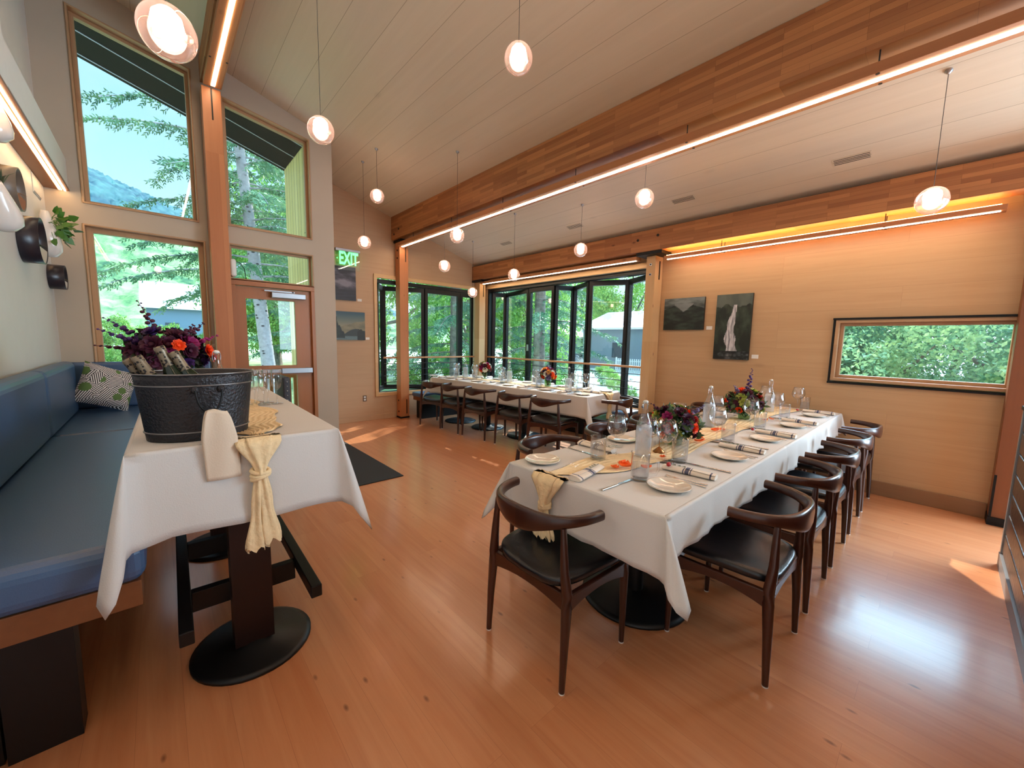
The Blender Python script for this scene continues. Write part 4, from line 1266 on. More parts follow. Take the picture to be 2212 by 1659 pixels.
def bouquet(label, loc, R, Hh, blooms, seed, vase='urn', spikes=(), nleaf=170, leafcol=None, bsz=.0265, flat=.8):
    rnd = random.Random(seed)
    t = thing('flower_bouquet', label, 'bouquet', loc)
    b = MB()
    if vase == 'urn':
        b.lathe([(.001, .001), (.034, .001), (.036, .006), (.012, .018), (.012, .026), (.036, .045), (.044, .075), (.040, .095), (.037, .095), (.040, .075), (.033, .048), (.001, .04)], 24)
    else:
        b.lathe([(.001, .001), (.040, .001), (.046, .012), (.050, .10), (.047, .10), (.042, .012), (.001, .008)], 24)
    b.build('vase', thin_glass('green_vase_glass', (.70, .82, .66, 1), 1.0, edge=.3) if 'green_vase_glass' not in MATS else MATS['green_vase_glass'], t)
    b = MB()
    for i in range(16):
        a = rnd.random() * 6.28; q = .02 * rnd.random()
        b.tube([(q * math.cos(a), q * math.sin(a), .02), (R * .4 * math.cos(a), R * .4 * math.sin(a), Hh * .75)], .0022, 5)
    b.build('stems', mat('stem_green', C(58, 82, 34), .6), t)
    V = []; Q = []
    ctr = Vector((0, 0, Hh))
    for i in range(nleaf):
        d = Vector((rnd.gauss(0, 1), rnd.gauss(0, 1), rnd.gauss(0, .8))).normalized()
        rad = R * (.55 + .55 * rnd.random()); c = ctr + Vector((d.x * rad, d.y * rad, d.z * rad * flat))
        if c.z < .06: c.z = .06 + rnd.random() * .04
        ax = (d + Vector((rnd.gauss(0, .5), rnd.gauss(0, .5), rnd.gauss(0, .5)))).normalized()
        sdv = ax.cross(Vector((rnd.gauss(0, 1), rnd.gauss(0, 1), rnd.gauss(0, 1)))).normalized()
        L_ = .028 + .03 * rnd.random(); w_ = L_ * .26
        k = len(V)
        V += [c - ax * L_ * .5, c + sdv * w_, c + ax * L_ * .6, c - sdv * w_]; Q.append((k, k + 1, k + 2, k + 3))
    fast_mesh('foliage', [tuple(q) for q in V], Q, leafcol or M_LEAF, t)
    for i, (col, az, el, sc, rr) in enumerate(blooms):
        d = Vector((math.cos(az) * math.cos(el), math.sin(az) * math.cos(el), math.sin(el)))
        b = bloom_mesh(bsz * sc, seed * 31 + i)
        o = b.build('bloom', petal_mat(col), t)
        o.location = ctr + Vector((d.x * R * rr, d.y * R * rr, d.z * R * rr * flat))
        o.rotation_euler = d.to_track_quat('Z', 'Y').to_euler()
        if i < 3 or col != blooms[i - 1][0]: o['label'] = '%s bloom' % {'yellowgreen': 'yellow-green', 'peach': 'peach', 'mauve': 'mauve'}.get(col, col)
    for (col, az, el, ln) in spikes:
        b = MB(); d = Vector((math.cos(az) * math.cos(el), math.sin(az) * math.cos(el), math.sin(el)))
        st = ctr + d * R * .3; en = ctr + d * ln
        b.tube([st, st.lerp(en, .5) + Vector((0, 0, .01)), en], .0016, 5)
        nb_ = 15
        for j in range(nb_):
            k = .30 + .70 * j / (nb_ - 1); c = st.lerp(en, k); a = j * 2.4
            r_ = (.014 if j < 10 else .008) * (1.15 - .5 * k)
            off = Vector((math.cos(a), math.sin(a), .3)) * (.017 * (1.2 - k * .8))
            b.ball(c + off, r_, 7, 5, (1, 1, .8))
        b.build('flower_spike', petal_mat(col), t)
    return t
def ring_blooms(cols, seed, rows=((.12, 10), (.55, 8), (1.05, 5), (-.38, 8))):
    rnd = random.Random(seed); out = []; k = 0
    for el, n in rows:
        for i in range(n):
            out.append((cols[k % len(cols)], 2 * PI * i / n + rnd.random() * .5 + el, el + rnd.uniform(-.12, .12), rnd.uniform(.75, 1.15), rnd.uniform(.78, .98))); k += 1
    return out
bouquet('loose mixed bouquet in a green vase, nearest on the painting-wall table', (2.45, 1.13, TT + .004), .150, .128,
        ring_blooms(['plum', 'orange', 'yellowgreen', 'magenta', 'plum', 'red', 'mauve', 'orange', 'yellowgreen', 'plum'], 2), 21, 'round', spikes=[('mauve', -1.0, .7, .21), ('plum', 2.3, .7, .20)], nleaf=620)
bouquet('mixed bouquet with tall purple sprig, farther on the painting-wall table', (3.80, 1.15, TT + .004), .150, .145,
        ring_blooms(['plum', 'red', 'purple', 'orange', 'plum', 'yellowgreen', 'plum', 'red'], 4), 22, 'round', spikes=[('purple', -.9, 1.45, .30), ('mauve', 2.6, .9, .19)], nleaf=480)
x, y = far(.47, .95)
bouquet('bright round bouquet of orange, purple and white blooms, nearer on the far table', (x, y, TT + .004), .112, .175,
        ring_blooms(['orange', 'magenta', 'white', 'purple', 'peach', 'white', 'plum', 'orange', 'mauve', 'peach'], 6), 23, 'round', spikes=[('purple', 1.0, 1.2, .15), ('mauve', -2.0, 1.1, .15)], nleaf=110, bsz=.027)
x, y = far(.52, 2.32)
bouquet('round bouquet with white dahlia in a green urn, farther on the far table', (x, y, TT + .004), .112, .185,
        ring_blooms(['white', 'plum', 'yellowgreen', 'orange', 'white', 'magenta', 'plum', 'red'], 8), 24, 'urn', nleaf=170, bsz=.027)
bouquet('large dark bouquet of purple spikes and orange blooms behind the metal tub', (.045, 2.78, HT), .165, .30,
        ring_blooms(['plum', 'purple', 'plum', 'plum', 'purple', 'plum', 'plum', 'magenta', 'plum', 'purple'], 9, rows=((.1, 10), (.5, 9), (1.1, 5), (-.3, 8))) +
        [('orange', -1.35, .35, .62, 1.12), ('orange', -.55, .15, .70, 1.15), ('red', -.35, -.05, .7, 1.15)], 25, 'round',
        spikes=[('purple', 2.75, .62, .31), ('plum', 2.2, 1.0, .33), ('purple', -2.9, .45, .28), ('plum', .3, .8, .24), ('magenta', -.2, .45, .24), ('plum', 2.9, .15, .28), ('plum', -.9, .75, .23)],
        nleaf=320, leafcol=mat('deep_green_leaf', C(34, 48, 26), .6, var=.2, vscale=14), bsz=.032)

# ================================================================== HIGH TABLE THINGS
t = thing('metal_tub', 'dark hammered oval metal tub of bottles on the high table', 'tub', (.113, 2.03, HT))
def tubr(f):  # radii at height fraction
    return .163 + (.190 - .163) * f
b = MB()
prof = []
for f in (0, .02, .1, .25, .5, .75, .9, 1.0): prof.append((tubr(f), f * .258 + (.002 if f == 0 else 0)))
prof = [(.001, .002), (.155, .002)] + prof
inner = [(r_ - .004, z) for r_, z in prof[::-1][:-2]] + [(.150, .008), (.001, .008)]
b.lathe(prof + inner, 64, sx=1, sy=.80)
b.build('body', M_TUB, t)
for zz, rr in ((.258, .192), (.215, .188), (.035, .168)):
    b = MB(); b.tube([(rr * math.cos(a) , rr * .80 * math.sin(a), zz) for a in [2 * PI * i / 64 for i in range(64)]], .0028, 8, closed=True)
    b.build('rim', M_TUBRIM, t)
for dx in (-.015, .065):
    b = MB(); y0 = -.80 * math.sqrt(.184 ** 2 - dx ** 2); b.ball((dx, y0 - .004, .200), .013, 10, 8, (1, .6, 1.2)); b.build('handle_lug', M_TUB, t)
b = MB(); b.tube([(-.015 + .08 * (1 - math.cos(PI * i / 12)) / 2, -.163 - .012 * math.sin(PI * i / 12), .198 - .085 * math.sin(PI * i / 12)) for i in range(13)], .0038, 8)
b.build('handle', M_STEEL, t)
def foil_mat():
    m, n, l, p = _new('speckled_foil')
    tc = n.new('ShaderNodeTexCoord'); vo = n.new('ShaderNodeTexVoronoi'); vo.inputs['Scale'].default_value = 95
    l.new(tc.outputs['Object'], vo.inputs['Vector'])
    rp = n.new('ShaderNodeValToRGB'); rp.color_ramp.interpolation = 'CONSTANT'
    rp.color_ramp.elements[0].color = C(40, 36, 36); rp.color_ramp.elements[1].position = .40; rp.color_ramp.elements[1].color = C(138, 122, 100)
    l.new(vo.outputs['Distance'], rp.inputs[0]); l.new(rp.outputs[0], p.inputs['Base Color'])
    p.inputs['Roughness'].default_value = .35; p.inputs['Metallic'].default_value = .3
    return m
M_FOIL = foil_mat(); M_BOTTLE = mat('dark_green_bottle', C(24, 38, 24), .12, spec=.6)
def sparkling():
    t = thing('sparkling_wine_bottle', 'x', 'bottle')
    b = MB(); b.lathe([(.001, 0), (.040, 0), (.042, .01), (.042, .15), (.036, .18), (.020, .225), (.0175, .24)], 24); b.build('bottle_body', M_BOTTLE, t)
    b = MB(); b.lathe([(.0205, .222), (.0185, .24), (.0172, .275), (.0182, .285), (.0182, .298), (.016, .304), (.001, .305)], 24); b.build('foil', M_FOIL, t)
    return t
sb = None
for i, (x, y, tx, ty, tz, lab) in enumerate([(.105, 2.02, .005, 2.03, 1.372, 'second from the right'), (.165, 2.01, .045, 2.02, 1.352, 'rightmost'),
                                        (.035, 2.05, -.085, 2.05, 1.325, 'leftmost'), (.060, 1.99, -.060, 2.02, 1.335, 'second from the left')]):
    top = Vector((tx, ty, tz)); base = Vector((x, y, 1.085)); d = (top - base).normalized(); bl = top - d * .305
    lab = 'foil-necked sparkling wine bottle, %s of four leaning in the metal tub' % lab
    if sb is None: sb = sparkling(); o = sb; o['label'] = lab; o['group'] = 'bottles in the tub'
    else: o = dup(sb, (0, 0, 0), 0, lab, 'bottles in the tub')
    o.location = bl; o.rotation_euler = d.to_track_quat('Z', 'Y').to_euler()

t = thing('service_napkin', 'folded white napkin hanging from the metal tub handle', 'napkin', (.155, 1.822, 1.01))
M_NAPW = mat('white_linen', C(222, 202, 180), .9, spec=.1, bump=.15, bscale=200)
def nf(y0, sgn, w0, w1, zt, zb, x0):
    def f(u, v):
        z = zt + (zb - zt) * v; w = w0 + (w1 - w0) * min(1, v * 2.5) ** .7
        x = x0 + (u - .5) * w + .010 * v
        y = y0 + .004 * math.sin(u * 6 + v * 2) - .012 * math.sin(PI * min(1, v * 3) / 2) * sgn
        if v < .06: z += .005 * math.sin(u * 5)
        return (x, y, z)
    return f
b = MB(); b.grid(nf(0, 1, .060, .108, .128, -.138, 0), 14, 18); b.build('front_fold', M_NAPW, t, solid=.004)
b = MB(); b.grid(nf(.008, .4, .056, .100, .126, -.130, -.006), 14, 18); b.build('back_fold', M_NAPW, t, solid=.004)

def flute():
    t = thing('champagne_flute', 'x', 'flute glass')
    b = MB(); b.lathe([(.001, .085), (.010, .088), (.022, .105), (.0275, .135), (.0275, .165), (.0245, .205), (.0235, .205), (.0262, .165), (.026, .136), (.021, .107), (.001, .090)], 22); b.build('bowl', M_GOBLET, t)
    b = MB(); b.tube([(0, 0, .004), (0, 0, .02), (0, 0, .06), (0, 0, .087)], [.007, .0035, .0032, .006], 8); b.build('stem', M_GOBLET, t)
    b = MB(); b.lathe([(.001, .001), (.032, .001), (.033, .003), (.008, .006), (.001, .007)], 22); b.build('foot', M_GOBLET, t)
    return t
fl = None
FLP = [(.385, 2.70), (.455, 2.69), (.42, 2.76), (.49, 2.77), (.36, 2.78), (.525, 2.70), (.45, 2.84)]
for i, (x, y) in enumerate(FLP):
    lab = 'empty champagne flute, %s in the cluster right of the metal tub' % ['front left', 'front middle', 'centre', 'back right', 'back left', 'front right', 'rearmost'][i]
    if fl is None: fl = flute(); o = fl; o['label'] = lab; o['group'] = 'champagne flutes'; o.location = (x, y, HT)
    else: dup(fl, (x, y, HT), 0, lab, 'champagne flutes')

# ================================================================== PENDANT LIGHTS
def rose_mat():
    m, n, l, p = _new('rose_milk_glass')
    n.remove(p); out = n['Material Output']
    tr = n.new('ShaderNodeBsdfTransparent')
    df = n.new('ShaderNodeBsdfTranslucent'); df.inputs[0].default_value = C(255, 206, 190)
    mx = n.new('ShaderNodeMixShader'); mx.inputs[0].default_value = .50
    l.new(tr.outputs[0], mx.inputs[1]); l.new(df.outputs[0], mx.inputs[2]); l.new(mx.outputs[0], out.inputs[0])
    return m
M_ROSE = rose_mat()
def pendant(label, x, y, z, r=.085, tilt=0.0):
    t = thing('globe_pendant', label, 'pendant light', (x, y, z), 0, 'blown-glass globe pendants')
    zc = czs(x) - z
    b = MB(); b.tube([(0, 0, r * .95), (0, 0, zc - .01)], .0018, 6); b.build('cord', mat('pendant_cord', C(60, 56, 54), .6), t)
    b = MB(); b.lathe([(.020, zc + .006), (.020, zc - .008), (.006, zc - .022), (.001, zc - .022)], 16); b.build('canopy', M_ALU, t)
    b = MB(); b.ball((0, 0, 0), r, 30, 20, (1, 1, 1.02)); b.build('glass_globe', M_BLOWN, t)
    b = MB()
    b.lathe([(.001, r * .86), (r * .30, r * .84), (r * .50, r * .62), (r * .56, r * .30), (r * .50, -r * .02), (r * .30, -r * .20), (.001, -r * .26)], 26)
    b.build('glowing_core', M_LAMP, t)
    b = MB(); b.ball((0, 0, -r * .30), r * .50, 20, 12, (1, 1, .62)); b.build('rose_bubble', M_ROSE, t)
    b = MB(); b.ball((r * .70, r * .25, r * .18), r * .17, 12, 8); b.ball((-r * .35, -r * .55, -r * .45), r * .2, 12, 8); b.build('small_bubble', M_BLOWN, t)
    return t
PEND = [((.094, 1.971, 2.488), 'large-looking globe pendant closest to the camera in front of the tall window'),
        ((.93, 3.05, 2.84), 'globe pendant on a long cord left of the white wall corner'),
        ((1.75, 1.935, 3.14), 'globe pendant alone high up near the top centre'),
        ((2.185, 5.03, 3.205), 'globe pendant under the ceiling, upper one by the alcove wall'),
        ((2.198, 5.502, 2.719), 'globe pendant right above the exit sign'),
        ((2.74, 4.055, 2.656), 'globe pendant just below the middle beam light bar'),
        ((3.244, 5.131, 2.503), 'globe pendant in front of the alcove left folding window'),
        ((3.925, 4.343, 2.376), 'globe pendant at the left end of the folding-window light bar'),
        ((4.14, 3.305, 2.606), 'globe pendant overlapping the beam above the folding windows'),
        ((3.47, 2.04, 2.769), 'globe pendant between two ceiling vents beyond the middle beam'),
        ((3.937, .171, 2.419), 'globe pendant at far right above the amber light bar'),
        ((4.225, 5.76, 2.259), 'lowest globe pendant in front of the corner post')]
for (p_, lab) in PEND:
    pendant(lab, p_[0], p_[1], p_[2], .086)

# ================================================================== CEILING VENTS
SL = math.atan(-.3107)
for i, (yy, xx) in enumerate([(.715, 4.545), (2.17, 4.52), (3.715, 4.505), (5.18, 4.49)]):
    t = thing('ceiling_vent', 'slotted ceiling vent, %s of four in the row' % ['nearest', 'second nearest', 'third nearest', 'farthest'][i], 'vent', (xx, yy, czs(xx)), 0, 'ceiling vents')
    t.rotation_euler = (0, -SL, 0)
    b = MB(); b.box(-.045, .045, -.13, .13, -.003, .002); b.build('plate', M_CEIL, t)
    for k in range(4):
        b = MB(); b.box(-.034 + k * .02, -.028 + k * .02, -.12, .12, -.0045, -.0032); b.build('slot', M_BLACK, t)

# ================================================================== PICTURES
def painting(label, plane, a0, a1, z0, z1, fn, nu=90, nv=70, depth=.032):
    W, H = a1 - a0, z1 - z0
    t = thing('landscape_painting', label, 'painting', ((a0 + a1) / 2, YN, (z0 + z1) / 2) if plane == 'N' else (XE, (a0 + a1) / 2, (z0 + z1) / 2), 0 if plane == 'N' else -PI / 2)
    # local: x to the right as seen, y into the wall
    b = MB(); b.box(-W / 2, W / 2, -depth, -.001, -H / 2, H / 2); b.build('stretcher', M_BLACK, t)
    vs = [((i / (nu - 1) - .5) * W, -depth - .001, (j / (nv - 1) - .5) * H) for j in range(nv) for i in range(nu)]
    fs = [(j * nu + i, j * nu + i + 1, (j + 1) * nu + i + 1, (j + 1) * nu + i) for j in range(nv - 1) for i in range(nu - 1)]
    me = bpy.data.meshes.new('canvas'); me.from_pydata(vs, [], fs)
    ca = me.color_attributes.new('paint', 'FLOAT_COLOR', 'POINT')
    for j in range(nv):
        for i in range(nu):
            c = fn(i / (nu - 1), j / (nv - 1)); ca.data[j * nu + i].color = (s2l(c[0]), s2l(c[1]), s2l(c[2]), 1)
    mname = 'oil_paint'
    if mname not in MATS:
        m, n, l, p = _new(mname); a = n.new('ShaderNodeAttribute'); a.attribute_name = 'paint'
        l.new(a.outputs['Color'], p.inputs['Base Color']); p.inputs['Roughness'].default_value = .45; MATS[mname] = m
    me.materials.append(MATS[mname])
    o = bpy.data.objects.new('canvas', me); COL.objects.link(o); o.parent = t
    return t
def fbm(x, y, s=0, o=4):
    return mnoise.fractal(Vector((x, y, s)), 1.0, 2.0, o)
def mixc(a, b, t):
    t = max(0, min(1, t)); return tuple(a[i] + (b[i] - a[i]) * t for i in range(3))
def p_small(u, v):
    sky = mixc((50, 58, 56), (122, 130, 130), .5 + .9 * fbm(u * 2, v * 5, 3) + (v - .7))
    c = sky
    vx = abs(u - .5)
    if v < .86 - .0 and vx < .24 and v > .56 + vx * 1.0 - .0 and v < .82: c = mixc(c, (128, 134, 136), .8)
    ridge = .55 + vx * .9 * (1 if vx < .25 else 0) + (.22 - (vx - .25) * .5 if vx >= .25 else 0) + .03 * fbm(u * 8, 0, 1)
    if v < ridge: c = mixc((14, 22, 18), (48, 60, 52), .45 + 1.1 * fbm(u * 3, v * 7, 9))
    return c
def p_fall(u, v):
    c = mixc((22, 30, 22), (58, 70, 56), .4 + fbm(u * 4, v * 5, 2) + .5 * (v - .6))
    if v > .82 + .05 * fbm(u * 5, 0, 4): c = mixc((74, 84, 78), (92, 100, 92), .5 + fbm(u * 3, v * 3, 5))
    cx = .50 + .06 * math.sin(v * 6 + 2.2) + .02 * fbm(1, v * 9, 1); w = .03 + .155 * (1 - min(1, v / .86)) ** .8 * (1 + .25 * math.sin(v * 24))
    if .13 < v < .84 and abs(u - cx) < w:
        c = mixc((210, 208, 212), (118, 116, 124), .35 + 1.2 * fbm(u * 22, v * 6, 7))
    elif v <= .13: c = mixc((16, 20, 20), (120, 122, 126), .2 + .9 * fbm(u * 6, v * 20, 8))
    return c
def p_storm(u, v):
    if v < .32: return mixc((22, 20, 30), (40, 38, 52), .4 + .8 * fbm(u * 2, v * 20, 3))
    return mixc((30, 28, 40), (128, 124, 138), .30 + 1.1 * fbm(u * 1.6 + v, v * 5, 11) - .4 * (v - .6))
def p_lake(u, v):
    c = mixc((150, 146, 120), (50, 84, 100), (v - .5) * 2.2)
    r1 = .42 + .36 * max(0, (u - .3)) ** .7 + .02 * fbm(u * 6, 1, 2)
    if v < r1: c = mixc((112, 110, 88), (146, 140, 112), .5 + fbm(u * 3, v * 5, 6))
    r2 = .18 + .22 * math.sin(min(1, max(0, (u - .4) / .55)) * PI * .75)
    if v < r2 and u > .42: c = (48, 56, 56)
    if v < .14 + .02 * fbm(u * 5, 2, 2): c = mixc((72, 96, 104), (120, 140, 144), .5 + .8 * fbm(u * 3, v * 30, 4))
    tr = .60 + .22 * abs(math.sin(u * 34)) * (1 if u < .24 else .3) - max(0, u - .24) * 2.2
    if u < .44 and v < tr and v > .06: c = mixc((22, 28, 22), (40, 50, 36), .5 + fbm(u * 9, v * 9, 5))
    if u > .78 and v < .40 - (abs(u - .88)) * 1.0: c = (30, 34, 30)
    return c
painting('small dark mountain painting beside the timber post on the right wall', 'E', 2.10, 2.625, 1.612, 2.022, p_small)
painting('tall painting of a white waterfall on the right wall', 'E', 1.562, 1.955, 1.253, 2.028, p_fall, 70, 120)
painting('dark stormy seascape painting under the exit sign', 'N', 2.02, 2.478, 2.02, 2.55, p_storm)
painting('lake and forest painting below the stormy seascape', 'N', 2.02, 2.615, 1.382, 1.838, p_lake)
def card(label, plane, a0, a1, z0, z1):
    b = MB()
    if plane == 'E': b.box(XE - .003, XE - .0002, a0, a1, z0, z1)
    else: b.box(a0, a1, YN - .003, YN - .0002, z0, z1)
    tag(b.build('caption_card', M_PAPER), label, 'card', 'picture caption cards')
card('white caption card beside the small mountain painting', 'E', 2.0, 2.07, 1.612, 1.655)
card('white caption card beside the waterfall painting', 'E', 1.465, 1.535, 1.275, 1.32)
card('white caption card beside the stormy seascape', 'N', 2.51, 2.58, 2.02, 2.06)
card('white caption card beside the lake painting', 'N', 2.635, 2.70, 1.39, 1.43)

# exit sign: clear edge-lit panel with green letters
t = thing('exit_sign', 'clear panel exit sign with glowing green letters on the alcove wall', 'sign', (2.345, YN - .07, 2.63))
b = MB(); b.box(-.19, .19, -.02, .069, .145, .185); b.build('housing', M_ALU, t, bevel=.003)
b = MB(); b.box(-.185, .185, -.004, .004, -.14, .145); b.build('panel', thin_glass('clear_acrylic', (.95, .96, .95, 1), 1.0), t)
def text_mesh(body, size, parent, name, m, loc, rotx=PI / 2, ext=.002):
    cu = bpy.data.curves.new(name, 'FONT'); cu.body = body; cu.size = size; cu.align_x = 'CENTER'; cu.align_y = 'CENTER'; cu.extrude = ext
    cu.offset = size * .03
    ob = bpy.data.objects.new(name, cu); COL.objects.link(ob)
    dg = bpy.context.evaluated_depsgraph_get(); me = bpy.data.meshes.new_from_object(ob.evaluated_get(dg))
    bpy.data.objects.remove(ob); me.materials.clear(); me.materials.append(m)
    o = bpy.data.objects.new(name, me); COL.objects.link(o); o.parent = parent; o.location = loc; o.rotation_euler = (rotx, 0, 0)
    return o
o = text_mesh('EXIT', .235, t, 'letters', M_EXIT, (.01, -.008, .03)); o.scale = (.62, 1.15, 1)
b = MB(); b.prism([(-.176, .03), (-.160, .044), (-.160, .016)], 'XZ', -.010, -.006); b.build('arrow', M_EXIT, t)

t = thing('wall_outlet', 'brown framed power outlet low on the alcove wall', 'outlet', (2.598, YN, .39))
b = MB(); b.box(-.032, .032, -.006, -.0005, -.052, .052); b.build('cover_plate', mat('bronze_plate', C(120, 96, 78), .4, .5), t)
for zz in (-.022, .022):
    b = MB(); b.box(-.016, .016, -.009, -.006, zz - .014, zz + .014); b.build('socket', M_PLAST, t)

t = thing('wall_access_panel', 'white access panel on the left wall under the light shelf', 'panel', (XW, 5.14, 2.60))
b = MB(); b.box(.0005, .006, -.14, .14, -.075, .075); b.build('plate', M_WEST, t, bevel=.002)
b = MB(); b.box(.006, .009, -.13, .13, -.068, -.062); b.build('lip', M_ALU, t)

t = thing('wireless_router', 'white rounded wireless router on the reddish post', 'router', (.675, 5.36, 2.155))
b = MB(); b.box(-.028, .028, -.05, .05, -.095, .095); b.build('case', M_PLAST, t, bevel=.024, seg=4)
b = MB(); b.tube([(.02, -.02, .07), (.06, -.04, .06), (.10, -.03, .0), (.125, .06, -.10)], .004, 6); b.build('cable', M_BLACK, t)

# ================================================================== WALL PLANTERS
M_CERW = mat('white_ceramic', C(226, 220, 214), .18, spec=.6, coat=.5)
M_CERB = mat('dark_ceramic', C(38, 33, 40), .32, spec=.5)
M_CERG = mat('taupe_ceramic', C(112, 98, 84), .4, spec=.5)
def blades(b, c, n, ln, seed, up=.5, w=.004):
    rnd = random.Random(seed)
    for i in range(n):
        a = rnd.random() * 2 * PI; e_ = rnd.uniform(.1, 1.3) * up
        d = Vector((math.cos(a) * math.cos(e_), math.sin(a) * math.cos(e_), math.sin(e_))); L_ = ln * rnd.uniform(.6, 1)
        P_ = [Vector(c), Vector(c) + d * L_ * .5 + Vector((0, 0, .01)), Vector(c) + d * L_ + Vector((0, 0, -.02))]
        b.tube(P_, [w, w * .7, .0006], 5, sy=.4)
def ring_planter(label, y, z, r, dep, m, fillm, plantm, seed, nb=14):
    t = thing('wall_ring_planter', label, 'planter', (XW, y, z))
    b = MB(); n = 36
    def f(rr, x): return [(x, rr * math.cos(2 * PI * i / n), rr * math.sin(2 * PI * i / n)) for i in range(n)]
    loops = [f(r, .001), f(r, dep), f(r - .008, dep), f(r - .008, .006)]
    vs = [q for l_ in loops for q in l_]
    fs = [(k * n + i, k * n + (i + 1) % n, (k + 1) * n + (i + 1) % n, (k + 1) * n + i) for k in range(3) for i in range(n)]
    b.add(vs, fs, True); b.add(loops[3], [tuple(range(n))])
    b.build('ring', m, t)
    b = MB()
    poly = [((r - .009) * math.cos(a), (r - .009) * math.sin(a)) for a in [PI + .35 + (PI - .7) * i / 14 for i in range(15)]]
    b.prism(poly, 'YZ', .008, dep - .003); b.build('pocket', fillm, t)
    b = MB(); blades(b, (dep * .6, 0, -r * .36), nb, .085, seed); b.build('plant', plantm, t)
    return t
M_AIR = mat('air_plant', C(104, 104, 66), .7); M_AIRD = mat('air_plant_dark', C(72, 84, 60), .7)
ring_planter('large taupe ring planter on the left wall, highest ring', 4.0, 2.300, .13, .085, M_CERG, mat('terracotta_fill', C(150, 92, 58), .7), mat('dry_plant', C(150, 108, 70), .7), 1)
ring_planter('big dark ring planter in the middle of the left wall', 4.42, 2.060, .160, .10, M_CERB, M_CERW, M_AIRD, 2)
ring_planter('smallest dark ring planter, lowest on the left wall', 5.30, 1.895, .105, .10, M_CERB, M_CERW, M_AIR, 3, 10)
def teardrop(label, y, z, h, r, plant, seed, tilt):
    t = thing('wall_pocket_vase', label, 'planter', (XW, y, z))
    b = MB()
    M = Matrix.Translation((r * .80, 0, 0)) @ Matrix.Rotation(tilt, 4, 'X')
    prof = [(.001, -h * .5), (r * .55, -h * .485), (r * .95, -h * .36), (r, -h * .22), (r * .85, 0), (r * .52, h * .3), (r * .30, h * .5), (r * .27, h * .5), (r * .48, h * .3), (r * .8, 0)]
    b.lathe(prof, 26, M=M); b.build('vase_body', M_CERW, t)
    if plant == 'pothos':
        b = MB(); rnd = random.Random(seed)
        for i in range(48):
            base = Vector((.06 + .03 * rnd.random(), -.02 + rnd.uniform(-.04, .04), h * .22))
            d = Vector((rnd.uniform(.1, .7), rnd.uniform(-.3, 1.0), rnd.uniform(-.7, .6))).normalized()
            tip = base + d * rnd.uniform(.05, .14)
            b.tube([base, base.lerp(tip, .5) + Vector((0, 0, .015)), tip], .0015, 4)
            s_ = d.cross(Vector((rnd.gauss(0, 1), rnd.gauss(0, 1), 1))).normalized(); L_ = .068
            nn = d.cross(s_) * .006
            b.add([tip, tip + d * L_ * .3 + s_ * L_ * .42 + nn, tip + d * L_ * .75 + s_ * L_ * .25, tip + d * L_ * 1.05, tip + d * L_ * .75 - s_ * L_ * .25, tip + d * L_ * .3 - s_ * L_ * .42 + nn], [(0, 1, 2, 3, 4, 5)], True)
        b.build('pothos_plant', mat('pothos_leaf', C(74, 122, 42), .4, var=.25, vscale=20), t)
    else:
        b = MB(); blades(b, (.07, .0, h * .42), 16, .14, seed, up=1.0, w=.006); b.build('plant', M_AIRD, t)
    return t
teardrop('white teardrop wall vase with leafy pothos by the tall window', 4.96, 2.20, .36, .075, 'pothos', 5, .22)
teardrop('white teardrop wall vase at the left picture edge', 3.62, 2.11, .27, .075, 'air', 6, .5)
teardrop('white wall vase with spiky plant, highest on the left wall', 3.70, 2.60, .24, .07, 'air', 7, -.05)

